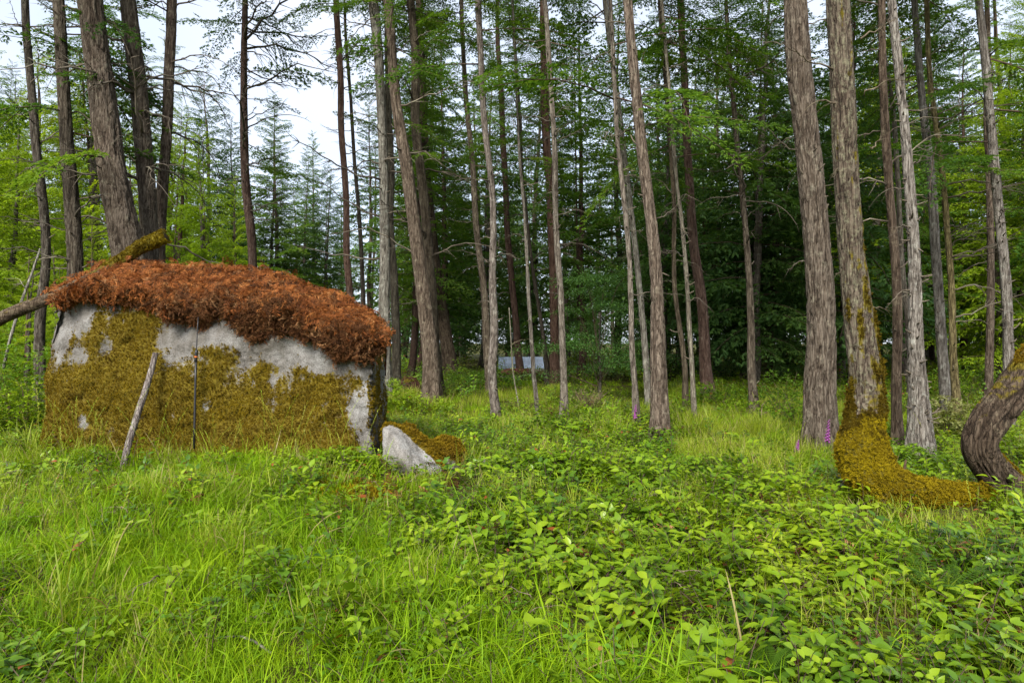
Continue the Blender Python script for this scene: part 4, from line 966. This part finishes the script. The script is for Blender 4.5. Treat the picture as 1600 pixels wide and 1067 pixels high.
log('bleached_pole', 'bleached thin pole lying on the rotting log by the shed', [(782, 588, 25.4, 2.2), (815, 587, 25.4, 2.2), (850, 576, 25.8, 2)], 'grey_bark', 56, 'stick', (1.2, 1.15, 1.0), amp=.001, seg=6)
log('bleached_pole', 'bleached pole end poking from the maple leaves beside the shed', [(826, 579, 25.2, 2.4), (855, 577, 25.2, 2.4)], 'grey_bark', 57, 'stick', (1.2, 1.15, 1.0), amp=.001, seg=6)
log('white_sapling_stem', 'thin whitish sapling stem standing bare before the shed', [(792, 480, 15.5, 2.2), (797, 540, 15.5, 2.4), (803, 590, 15.5, 2.6), (812, 640, 15.5, 3)][::-1], 'grey_bark', 58, 'sapling', (1.25, 1.25, 1.0), amp=.001, seg=6, twigs=[(797, 540, 15.5, .5, .3, .6)])
log('twig', 'short grey twig curving through the foreground grass', [(350, 996, 3.3, 4), (370, 993, 3.35, 4), (395, 1000, 3.3, 4), (425, 1020, 3.2, 3)], 'grey_bark', 59, 'twig', (.9, .85, .8), amp=.001, seg=8)
log('twig', 'straight grey twig lying on the broad leaves near the sword fern', [(1285, 878, 4.5, 3), (1310, 905, 4.4, 4), (1345, 930, 4.25, 4), (1390, 952, 4.1, 4)], 'grey_bark', 60, 'twig', (1.0, .95, .9), amp=.001, seg=8)
log('curled_root', 'mossy piece of branch with a pale cut end in the salal', [(992, 988, 3.6, 10), (1020, 1000, 3.55, 12), (1050, 1012, 3.5, 12), (1075, 1016, 3.5, 10)], 'fir_bark', 61, 'branch', (1.1, .9, .7), moss=lambda p, D, a, z: .35 + .4 * D[..., 2], amp=.003)

def pole():
    root = thing('walking_pole', 'slim black pole standing upright against the mossy boulder face', 'pole', px(303, 690, 8.15))
    b = np.array(root.location); blk = plain('black_pole', (.012, .012, .014), .45, .4); org = plain('orange_ring', (.5, .12, .02), .6)
    for nm, pts, rad, m in [('lower_tube', [(303, 700, 8.12), (306, 560, 8.2)], .013, blk), ('upper_tube', [(306, 560, 8.2), (309.5, 495, 8.25)], .006, blk), ('clamp', [(305.5, 565, 8.2), (307, 546, 8.2)], .018, blk), ('ring', [(306, 558, 8.19), (306.2, 556, 8.19)], .019, org)]:
        mb = MB(); p = np.array([px(*q) for q in pts]) - b; add_tube(mb, np.linspace(p[0], p[1], 5), rad, 12); link(nm, mb.mesh(nm, [m]), root)
pole()

def stump(name, label, x, y, d, w, h, seed, tint, hollow=False, mossv=.3):
    b = px(x, y, d); b[2] = gz(b[0], d); r0 = w / 2 / F * d; r = np.random.default_rng(seed)
    zz = np.linspace(-.1, h, 8); C = np.stack([.02 * r.normal(size=8), .02 * r.normal(size=8), zz], -1); R = r0 * np.linspace(1.25, .85, 8)
    me, path, rad, V, Dn, mk = trunk_mesh(C, R, seed, 'red_bark', 60, 36, .05, plate=1.2, flare=.4, moss=lambda p, D, a, z: mossv + .4 * sstep(h * .5, h, z)[:, None] + .2 * fbm((p[:, None] + D) * 4, 2, 3))
    root = thing(name, label, 'stump', b); t = link('trunk', me, root); t.color = (*tint, 1)
    for k in range(7):      # splinters standing on the broken top
        mb = MB(); a = r.uniform(0, 6.28); q = r.uniform(.4, .9) * r0; l = r.uniform(.06, .16)
        p0 = np.array([math.cos(a) * q, math.sin(a) * q, h - .05]); add_tube(mb, [p0, p0 + [0, 0, l * .6], p0 + [.02, 0, l]], [.03, .02, .004], 5)
        link('splinter', mb.mesh('splinter', [M['dead_wood']]), root).color = (.45, .27, .2, 1)
stump('broken_stump', 'low rotten red-brown stump with ferny top behind the thick leaning trunk foot', 641, 618, 18.5, 28, .42, 91, (.8, .55, .45), mossv=.05)
stump('broken_stump', 'small brown knob of a stump against the crooked foot of the slender pale trunk', 773, 664, 12.6, 16, .16, 92, (2.2, 1.4, 1.1), mossv=.45)

# ------------------------------------------------------------------ leaves, grass and ground plants
def leaf_block(mb, p, d, L, Wd, r, droop=.3, fold=.25, rnd=.5, rnd2=0, mat=0, n=5, up=(0, 0, 1)):
    "one ovate leaf from p along d"
    d = d / (np.linalg.norm(d) + 1e-9); s = np.cross(d, up); s /= np.linalg.norm(s) + 1e-9; u = np.cross(s, d)
    t = np.linspace(0, 1, n); w = Wd * np.sin(np.pi * t ** .72) ** .9 * .5; w[0] = w[-1] = 0
    mid = p + np.outer(t * L, d) - np.outer(droop * L * t ** 2, u); k = np.arange(1, n - 1)
    l = mid[k] + np.outer(w[k], s) + np.outer(fold * w[k], u); rr = mid[k] - np.outer(w[k], s) + np.outer(fold * w[k], u)
    V = np.concatenate([mid, l, rr]); m = len(k); q = []; tr = []
    for i in range(m - 1): q.append([i + 1, i + 2, n + i + 1, n + i]); q.append([i + 2, i + 1, n + m + i, n + m + i + 1])
    tr = [[0, 1, n], [1, 0, n + m], [n - 2, n - 1, n + m - 1], [n - 1, n - 2, n + 2 * m - 1]]
    n0 = mb.n; mb.add(V, np.array(q), mat, rnd=rnd, rnd2=rnd2); mb.Fs.append(np.array(tr) + n0); mb.M.append(np.full(4, mat))

def salal_proto(seed, size=1.0, leaf=.072, nl=10, mat='salal', bright=.5, upright=.8, ns=5, rad=.17):
    r = np.random.default_rng(seed); mb = MB()
    for _ in range(ns): sprig(mb, r, size, leaf, nl, np.clip(bright + r.normal(0, .15), 0, 1), upright, r.normal(0, rad * .6, 3) * np.array([1, 1, .15]))
    return mb.mesh('sprig', [M[mat], M['twig']])
def sprig(mb, r, size, leaf, nl, bright, upright, off):
    H = r.uniform(.11, .23) * size; a0 = r.uniform(0, 6.28)
    lean = np.array([math.cos(a0), math.sin(a0), 0]) * r.uniform(.05, .16) * size
    t = np.linspace(0, 1, 5); path = np.stack([lean[0] * t ** 1.5, lean[1] * t ** 1.5, H * t], -1) + off
    add_tube(mb, path, np.linspace(.003, .0015, 5), 3, 1)
    for k in range(nl):
        u = .25 + .75 * (k + r.uniform(0, .5)) / nl; u = min(u, 1); p = np.array([np.interp(u, t, path[:, i]) for i in range(3)])
        a = a0 + k * 2.4 + r.normal(0, .4); el = r.uniform(-.1, .75) * upright
        d = np.array([math.cos(a) * math.cos(el), math.sin(a) * math.cos(el), math.sin(el)])
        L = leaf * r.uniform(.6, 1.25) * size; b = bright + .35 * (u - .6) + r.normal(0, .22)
        leaf_block(mb, p + d * .012, d, L, L * r.uniform(.5, .66), r, r.uniform(.05, .45), r.uniform(.1, .4), np.clip(b, 0, 1), r.uniform())
SALAL = [salal_proto(600 + i, bright=b, leaf=(.05, .07, .058, .066)[i % 4]) for i, b in enumerate((.15, .3, .4, .5, .6, .75, .9, .5))]
SMALL = [salal_proto(630 + i, 1.0, .042, 12, bright=b) for i, b in enumerate((.2, .4, .6, .8, .5))]
HERB = [salal_proto(650 + i, .75, .036, 11, 'herb', bright=b, upright=.5) for i, b in enumerate((.3, .5, .7, .9))]

def grass_proto(seed, n=230, L=(.06, .22), w=.0019, spread=.21, arch=(.3, 2.6), mat='grass', seeds=0, m=5):
    r = np.random.default_rng(seed); mb = MB(); t = np.linspace(0, 1, m); prof = np.interp(t, [0, .2, .6, .85, 1], [.8, 1, .9, .55, .08])
    for k in range(n):
        a = r.uniform(0, 6.28); q = math.sqrt(r.uniform()) * spread; qa = r.uniform(0, 6.28); b = np.array([q * math.cos(qa), q * math.sin(qa), -.01]); l = r.uniform(*L); c = r.uniform(*arch); th = r.uniform(.05, .45) + c * t
        x = np.concatenate([[0], np.cumsum(np.sin(th[:-1]))]) * l / (m - 1); z = np.concatenate([[0], np.cumsum(np.cos(th[:-1]))]) * l / (m - 1)
        dr = np.array([math.cos(a), math.sin(a), 0]); P = b + np.outer(x, dr) + np.outer(z, [0, 0, 1.]); s = np.array([-dr[1], dr[0], r.normal(0, .3)])
        ww = w * r.uniform(.6, 1.5) * prof; V = np.concatenate([P - np.outer(ww, s), P + np.outer(ww, s)])
        i = np.arange(m - 1); fq = np.stack([i, i + 1, i + m + 1, i + m], -1); rb = np.clip(r.normal(.5, .28), 0, 1); mb.add(V, fq, 0, rnd=np.tile(np.clip(rb + .25 * (t - .5), 0, 1), 2), rnd2=r.uniform())
    for k in range(seeds):
        a = r.uniform(0, 6.28); l = r.uniform(.45, .75); dr = np.array([math.cos(a), math.sin(a), 0]); tt = np.linspace(0, 1, 9); c = r.uniform(.1, .35)
        P = np.array([r.normal(0, .03), r.normal(0, .03), 0]) + np.outer(c * l * tt ** 2, dr) + np.outer(l * tt * (1 - .15 * tt), [0, 0, 1.]); add_tube(mb, P, np.linspace(.0016, .0007, 9), 3, 0, rnd=.9, rnd2=.0)
        for j in range(14):
            u = .68 + .32 * j / 14; p = np.array([np.interp(u, tt, P[:, i]) for i in range(3)]); dd = np.array([r.normal(0, .5), r.normal(0, .5), 1.]) + dr * .8; leaf_block(mb, p, dd, .022, .005, r, .1, .1, 1.0, 0, n=4)
    return mb.mesh('grass_tuft', [M[mat]])
GRASS = [grass_proto(700 + i) for i in range(6)]
GRASS_LONG = [grass_proto(720 + i, 60, (.16, .40), .0024, .2, (1.0, 2.8), m=7) for i in range(4)]
GRASS_WIDE = [grass_proto(740 + i, 7, (.14, .32), .004, .06, (.7, 2.0), m=7) for i in range(4)]
GRASS_PALE = [grass_proto(760 + i, 170, (.12, .28), .0019, .2, (.3, 1.2), 'grass2') for i in range(3)]
GRASS_SEED = [grass_proto(780 + i, 8, (.2, .4), .003, .05, (.3, 1.2), 'grass2', seeds=2, m=7) for i in range(3)]

def sample(dens, dmin, dmax, margin=1.18, side=.6):
    "random ground points with dens(x, y, photo_x, photo_y) points per square metre"
    hw = dmax * .75 * margin + side; A = 2 * hw * (dmax - dmin); top = 40
    n = int(A * top * 1.0); X = rng.uniform(-hw, hw, n); Y = rng.uniform(dmin, dmax, n)
    ok = np.abs(X) < Y * .75 * margin + side; X, Y = X[ok], Y[ok]
    u = 800 + X / Y * F; v = 533 + CH / Y * F
    k = rng.uniform(0, top, len(X)) < dens(X, Y, u, v); X, Y = X[k], Y[k]
    return X, Y
def in_boulder(X, Y):
    q = np.stack([X, Y], -1) - FL[:2]; b = q @ -FACE_N; a = (q - b[:, None] * BACK) @ FACE_DIR
    return (a > -.02) & (a < 4.45) & (b > -.02) & (b < 2.7)
def salal_w(X, Y, u, v):
    n = fbm(np.stack([X * .9, Y * .9, X * 0 + 3], -1), 3, 61)
    edge = 540 + np.clip(v - 750, -60, 400) * 1.3
    s = sstep(-90, 110, u - edge + n * 110)
    left = sstep(610, 560, u) * sstep(700, 730, v)
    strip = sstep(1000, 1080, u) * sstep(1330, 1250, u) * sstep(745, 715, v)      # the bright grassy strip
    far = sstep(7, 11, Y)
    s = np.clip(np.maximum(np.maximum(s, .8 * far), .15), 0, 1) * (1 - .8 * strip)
    return np.clip(s + .12 * n, 0, 1)
KEEP = [(px(600, 0, 7.2)[0], px(735, 0, 7.2)[0], 6.75, 8.3), (px(1330, 0, 6)[0], px(1540, 0, 6)[0], 5.75, 6.5), (px(15, 0, 5.2)[0], px(135, 0, 5.2)[0], 4.95, 5.7), (px(750, 0, 7.9)[0], px(778, 0, 7.9)[0], 7.3, 8.2), (px(1500, 0, 6.3)[0], px(1640, 0, 6.3)[0], 6.0, 6.8), (px(0, 0, 8)[0], px(42, 0, 8)[0], 7.4, 8.2)]
def keepout(X, Y, tall):
    k = np.zeros(len(X), bool)
    for a, b, c, d in KEEP: k |= (X > a) & (X < b) & (Y > c) & (Y < d) & (rng.uniform(0, 1, len(X)) < tall)
    return k
def grow(name, label, cat, protos, X, Y, scl, tilt=.15, dz=0, idx=None):
    k = ~in_boulder(X, Y) & ~keepout(X, Y, .93)
    if name.split('_')[0] in ('salal', 'long', 'broad', 'small', 'seeding'):
        for a, b, c, d in [(px(1290, 0, 5.4)[0], px(1560, 0, 5.4)[0], 4.95, 5.8), (px(590, 0, 6.5)[0], px(740, 0, 6.5)[0], 5.9, 6.9)]:
            k &= ~((X > a) & (X < b) & (Y > c) & (Y < d) & (rng.uniform(0, 1, len(X)) < .85))
    X, Y = X[k], Y[k]; scl = scl[k] if hasattr(scl, '__len__') else scl
    n = len(X); P = np.stack([X, Y, ground_z(X, Y) + dz], -1)
    R = np.stack([rng.normal(0, tilt, n), rng.normal(0, tilt, n), rng.uniform(0, 6.283, n)], -1)
    o = scatter(name, protos, P, R, rng.uniform(.75, 1.25, n) * scl, rng.integers(0, len(protos), n) if idx is None else idx[k])
    tag(o, label, cat, kind='stuff'); return o

def cover():
    band = lambda a, b: a
    # broad-leaved salal
    def dn(lo): return lambda X, Y, u, v: salal_w(X, Y, u, v) * np.interp(Y, [2, 4, 6, 9, 12, 18, 30], [48, 44, 36, 26, 16, 6, 3])
    X, Y = sample(dn(0), 1.9, 13)
    sc = np.interp(Y, [2, 6, 13], [1.0, 1.0, 1.15])
    b = np.clip(.66 + .5 * fbm(np.stack([X * .7, Y * .7, X * 0], -1), 3, 71), 0, .999); idx = np.clip((b * 8 + rng.normal(0, 1.2, len(X))), 0, 7.9).astype(int)
    grow('salal_ground_cover', 'glossy broad-leaved salal carpeting the clearing floor', 'ground cover', SALAL, X, Y, sc, .25, idx=idx)
    X, Y = sample(lambda X, Y, u, v: .9 * np.interp(Y, [2, 4, 7, 12, 18, 30, 46], [9, 9, 11, 13, 8, 3, 1.6]) * sstep(-.25, .25, fbm(np.stack([X * .6, Y * .6, X * 0 + 9], -1), 3, 66)) * np.where((u > 1000) & (u < 1330) & (v > 630) & (v < 740), .35, 1) * np.where(Y < 6, salal_w(X, Y, u, v), 1) * np.where((Y > 17) & (u > 740) & (u < 890), .12, 1), 1.9, 46)
    grow('small_leaved_undergrowth', 'small-leaved undergrowth spreading below the trees', 'undergrowth', SMALL, X, Y, np.interp(Y, [4, 12, 26, 46], [1.1, 1.35, 2.4, 5.0]), .25)
    # grass
    def gd(X, Y, u, v):
        s = salal_w(X, Y, u, v); n = fbm(np.stack([X * .8, Y * .8, X * 0 + 5], -1), 3, 81)
        return (1 - .9 * s) * (1 + .35 * n) * np.interp(Y, [2, 4, 6, 9, 12, 18, 26], [34, 32, 26, 18, 13, 7, 3])
    X, Y = sample(gd, 1.9, 26); grow('grass', 'fine green grass growing over the clearing', 'grass', GRASS, X, Y, np.interp(Y, [2, 9, 26], [1, 1.05, 1.5]), .18)
    X, Y = sample(lambda X, Y, u, v: .30 * gd(X, Y, u, v) * sstep(12, 9, Y), 1.9, 12); grow('long_grass', 'long drooping grass blades in the foreground', 'grass', GRASS_LONG, X, Y, np.ones(len(X)), .2)
    X, Y = sample(lambda X, Y, u, v: .25 * gd(X, Y, u, v) * sstep(12, 9, Y), 1.9, 12); grow('broad_grass', 'broad bladed light green grass between the finer grass', 'grass', GRASS_WIDE, X, Y, np.ones(len(X)), .15)
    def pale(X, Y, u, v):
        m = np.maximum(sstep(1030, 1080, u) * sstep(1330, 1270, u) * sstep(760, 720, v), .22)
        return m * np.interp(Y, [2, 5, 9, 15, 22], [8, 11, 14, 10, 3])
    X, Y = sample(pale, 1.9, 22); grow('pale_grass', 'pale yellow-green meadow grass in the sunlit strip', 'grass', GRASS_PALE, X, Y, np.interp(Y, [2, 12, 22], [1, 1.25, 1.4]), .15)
    X, Y = sample(lambda X, Y, u, v: np.interp(Y, [2, 6, 12, 16], [1.2, 2.0, 1.2, 0]) * (1 - .7 * salal_w(X, Y, u, v)), 2.6, 16); grow('seeding_grass', 'tall seeding grass stalks with pale heads', 'grass', GRASS_SEED, X, Y, np.ones(len(X)), .12)
    X, Y = sample(lambda X, Y, u, v: (1 - salal_w(X, Y, u, v)) * np.interp(Y, [2, 4, 6, 9, 12], [40, 32, 20, 10, 5]) * sstep(-.3, .4, fbm(np.stack([X, Y, X * 0], -1), 3, 91)), 1.9, 12); grow('small_herbs', 'small-leaved herbs creeping between the grass', 'herbs', HERB, X, Y, np.ones(len(X)), .3)
cover()

# tall grasses in front of the boulder face
def boulder_grass():
    n = 130; t = rng.uniform(0, 1, n); q = FL[:2] + np.outer(t, FR[:2] - FL[:2]) + np.outer(rng.uniform(.1, .7, n), FACE_N)
    P = np.column_stack([q, ground_z(q[:, 0], q[:, 1])])
    o = scatter('boulder_grass', GRASS_SEED + GRASS_WIDE, P, np.stack([rng.normal(0, .15, n), rng.normal(0, .15, n), rng.uniform(0, 6.28, n)], -1), rng.uniform(.8, 1.5, n), rng.integers(0, 7, n)); tag(o, 'tall seeding grass along the foot of the mossy boulder face', 'grass', kind='stuff')
boulder_grass()

# ------------------------------------------------------------------ single plants
def bush_mesh(seed, R, H, n, leaf, mat, protos_bright=.5):
    r = np.random.default_rng(seed); mb = MB()
    for k in range(n):
        a = r.uniform(0, 6.28); q = math.sqrt(r.uniform()) * R; h = H * r.uniform(.25, 1) * (1 - .45 * (q / R) ** 2)
        p = np.array([math.cos(a) * q, math.sin(a) * q, h])
        for j in range(6):
            aa = r.uniform(0, 6.28); el = r.uniform(-.3, .8); d = np.array([math.cos(aa) * math.cos(el), math.sin(aa) * math.cos(el), math.sin(el)]); L = leaf * r.uniform(.6, 1.2)
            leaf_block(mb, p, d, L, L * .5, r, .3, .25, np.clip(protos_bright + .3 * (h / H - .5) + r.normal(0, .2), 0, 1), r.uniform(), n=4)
    return mb.mesh('foliage', [M[mat]])
def stems_mesh(seed, R, H, n, rad=.008):
    r = np.random.default_rng(seed); mb = MB()
    for k in range(n):
        a = r.uniform(0, 6.28); q = r.uniform(.2, .9) * R; t = np.linspace(0, 1, 6); e = np.array([math.cos(a) * q, math.sin(a) * q, H * r.uniform(.6, .95)])
        P = np.outer(t, e) + r.normal(0, .02, (6, 3)); P[:, :2] *= (t ** .5)[:, None]; P[0] = [0, 0, -.05]; add_tube(mb, P, np.linspace(rad, rad * .3, 6), 4)
    return mb
def shrub(label, x, y, d, R, H, n, leaf, mat, seed, bright=.5, stem_col=(.6, .5, .4), name='shrub', nst=10):
    p = px(x, y, d); root = thing(name, label, 'shrub', (p[0], d, gz(p[0], d)))
    link('foliage', bush_mesh(seed, R, H, n, leaf, mat, bright), root); s = link('stems', stems_mesh(seed, R, H, nst).mesh('stems', [M['dead_wood']]), root); s.color = (*stem_col, 1)
shrub('rounded green shrub at the shady edge near the dark reddish trunk', 1128, 655, 14.5, .75, .75, 420, .07, 'salal', 801, .55)
shrub('bright green feathery shrub beside the stout furrowed trunk', 1222, 660, 13.2, .65, 1.15, 420, .06, 'fern', 802, .8)
shrub('yellowish leafy shrub touching the stout furrowed trunk', 1243, 680, 11.2, .38, .75, 200, .06, 'herb', 803, .9)
shrub('pale cream-green shrub behind the mossy foot of the lichen-flecked tree', 1484, 690, 11.0, .42, .85, 330, .075, 'pale_shrub', 804, .6)
shrub('low dark green shrub in front of the slanting dark trunk', 725, 635, 19, .9, .9, 420, .08, 'salal', 805, .35)
shrub('low mounded shrub beside the crooked foot of the slender pale trunk', 810, 655, 14.2, .75, .55, 380, .06, 'small' if 'small' in M else 'salal', 806, .45)
shrub('dead twiggy bush with sparse leaves beside the dark maple', 920, 655, 14.2, .45, .6, 60, .05, 'pale_shrub', 807, .3, (.9, .75, .6), 'twiggy_bush', 60)
shrub('brown twiggy bush at the foot of the thin pale straight trunk', 866, 662, 13.2, .3, .35, 25, .05, 'herb', 808, .2, (.7, .4, .25), 'twiggy_bush', 34)
shrub('dark leafy salal clump rising from the middle of the ground cover', 880, 765, 7.0, .48, .36, 240, .07, 'salal', 809, .22)
shrub('leafy salal clump in front of the corner of the boulder', 525, 752, 7.3, .5, .34, 240, .075, 'salal', 810, .4)
shrub('dark leafy clump at the foot of the leaning stick', 150, 715, 8.2, .38, .3, 170, .06, 'salal', 811, .2)
shrub('tall bright green bush under the slim bowed trunk', 20, 640, 10.5, .95, 1.45, 620, .075, 'herb', 812, .75)
shrub('broad green bush next to the boulder, in the shade of the propped log', 45, 650, 9.9, .5, .95, 320, .07, 'salal', 813, .6)
shrub('yellow-green bush in the distance behind the slim bowed trunk', 12, 560, 14, 1.1, 1.9, 620, .09, 'herb', 814, .9)
shrub('leafy bush in the gap between the boulder and the pale grey trunk', 605, 640, 14.5, .6, .85, 330, .07, 'salal', 815, .6)
shrub('broad low bush between the thick leaning trunk and the broken stump', 655, 648, 14.5, .8, .5, 330, .07, 'salal', 816, .65)
shrub('green bush behind the lavender grey trunk', 1510, 640, 16, .9, 1.2, 420, .08, 'salal', 817, .5)
shrub('low leafy bush between the mossy foot and the flaring grey trunk', 1420, 735, 8.4, .6, .4, 260, .07, 'salal', 818, .75)
shrub('bright low bush in the crook of the elbow-bent trunk', 1590, 720, 8.3, .5, .6, 260, .08, 'salal', 819, .85)

shrub('leafy bush at the foot of the sturdy peeling trunk', 1062, 668, 12.4, .55, .5, 260, .06, 'salal', 820, .6)
shrub('low bush under the crooked slim trunk', 1160, 665, 12.2, .6, .55, 280, .06, 'salal', 821, .55)
shrub('dark bush in the shade behind the thin pale trunks by the shed', 770, 628, 21, .9, .8, 330, .09, 'salal', 822, .3)
shrub('bright bush by the foot of the dark reddish trunk', 1090, 640, 15.5, .6, .6, 260, .07, 'salal', 823, .7)
shrub('green bush at the foot of the slim reddish trunk behind the mossy tree', 1388, 690, 10.6, .4, .45, 200, .06, 'salal', 824, .7)
def frond(mb, path, L, r, mat=0, wid=.12):
    n = len(path); add_tube(mb, path[::3], np.linspace(.003, .001, len(path[::3])), 3, mat, rnd=.3)
    T = np.gradient(path, axis=0)
    for i in range(3, n):
        u = i / (n - 1); d0 = T[i] / np.linalg.norm(T[i]); s = np.cross(d0, [0, 0, 1.]); s /= np.linalg.norm(s) + 1e-9; l = wid * (1 - u ** 1.6) * min(1, .45 + u * 2) + .006
        for sd in (-1, 1): leaf_block(mb, path[i], s * sd + d0 * .25, l, .016, r, .12, .1, np.clip(r.normal(.5, .15), 0, 1), r.uniform(), mat, n=4)
def sword_fern(label, x, y, d, L, nf, seed):
    p = px(x, y, d); root = thing('sword_fern', label, 'fern', (p[0], d, gz(p[0], d))); r = np.random.default_rng(seed)
    for k in range(nf):
        mb = MB(); a = k * 6.283 / nf + r.normal(0, .2); t = np.linspace(0, 1, 24); l = L * r.uniform(.75, 1.1); c = r.uniform(.5, 1.0)
        path = np.stack([math.cos(a) * l * t * c * .8, math.sin(a) * l * t * c * .8, l * (t - .55 * c * t ** 2)], -1)
        frond(mb, path, l, r, wid=.085); link('frond', mb.mesh('frond', [M['fern']]), root)
sword_fern('sword fern with ladder-like fronds among the broad leaves', 1470, 935, 3.9, .48, 9, 11)
sword_fern('small sword fern low in the corner grass', 1195, 1058, 3.0, .25, 6, 12)

def foxglove(label, x, y, d, h, seed):
    p = px(x, y, d); g = gz(p[0], d); root = thing('foxglove', label, 'flower', (p[0], d, g)); r = np.random.default_rng(seed)
    mb = MB(); t = np.linspace(0, 1, 8); P = np.stack([.03 * t ** 2, 0 * t, h * t], -1); add_tube(mb, P, np.linspace(.006, .002, 8), 5); link('stem', mb.mesh('stem', [M['fern']]), root)
    pk = M.setdefault('foxglove', plain('foxglove_bells', (.26, .06, .24), .5, .3, nz=30))
    cone = MB(); tt = np.linspace(0, 1, 5); add_tube(cone, np.stack([.045 * tt, 0 * tt, -.022 * tt], -1), np.array([.005, .010, .013, .014, .019]), 7); bell = cone.mesh('bell', [pk])
    for k in range(22):
        u = .5 + .46 * k / 22; a = k * 2.1 + r.normal(0, .3); link('bell', bell, root, (.03 * u * u, 0, h * u), (0, .35, a), .85 - .5 * k / 22)
    lf = MB()
    for k in range(9):
        a = k * .8; leaf_block(lf, np.array([0, 0, h * .03 * k]), np.array([math.cos(a), math.sin(a), .5]), .16 - .01 * k, .06, r, .4, .2, r.uniform(), 0)
    link('leaves', lf.mesh('leaves', [M['fern']]), root)
foxglove('tall pink foxglove in front of the stout furrowed trunk', 1292, 712, 8.9, .62, 1)
foxglove('small faded pink foxglove just before the stout furrowed trunk', 1244, 712, 8.9, .32, 2)
foxglove('pink foxglove at the foot of the slim pale trunk of the crossing pair', 991, 678, 11.0, .5, 3)

# ------------------------------------------------------------------ litter
def litter():
    def patch(cx, cy, rx, ry, n):
        u = cx + rng.normal(0, rx, n); v = cy + rng.normal(0, ry, n); d = CH * F / np.maximum(v - 533, 60); X = (u - 800) / F * d; return X, d
    def lay(name, label, cat, protos, X, Y, sc, dz=.02, tilt=.5):
        k = ~in_boulder(X, Y); X, Y = X[k], Y[k]; n = len(X); P = np.stack([X, Y, ground_z(X, Y) + dz + rng.uniform(0, .10, n)], -1)
        o = scatter(name, protos, P, np.stack([rng.normal(0, tilt, n), rng.normal(0, tilt, n), rng.uniform(0, 6.28, n)], -1), rng.uniform(.6, 1.2, n) * sc, rng.integers(0, len(protos), n)); tag(o, label, cat, kind='stuff'); return o
    pr = dead_frond_protos('rust_dark')
    Q = [patch(150, 735, 70, 18, 90), patch(260, 790, 60, 22, 70), patch(540, 770, 40, 14, 60), patch(640, 775, 40, 14, 40), patch(1170, 700, 60, 14, 40), patch(1000, 860, 200, 60, 60), patch(1450, 950, 120, 60, 60)]
    lay('fallen_fern_litter', 'brown fern litter lying in the grass below the boulder', 'litter', pr, np.concatenate([q[0] for q in Q]), np.concatenate([q[1] for q in Q]), .8)
    Q = [patch(560, 790, 26, 9, 380), patch(500, 775, 16, 6, 140)]
    X = np.concatenate([q[0] for q in Q]); Y = np.concatenate([q[1] for q in Q]); o = lay('ground_moss', 'patch of golden moss on the ground before the boulder corner', 'moss', MOSS_PROTO, X, Y, 1.9, .03, .3); o.color = (1.4, 1.45, .7, 1)
    n = 170; Y = rng.uniform(3.2, 15, n) ** 1.0; X = rng.uniform(-.85, .85, n) * Y
    lay('dead_twigs', 'dead bare twigs strewn through the ground plants', 'twigs', BRANCH, X, Y, .34, .05, .35).color = (.9, .8, .7, 1)
litter()
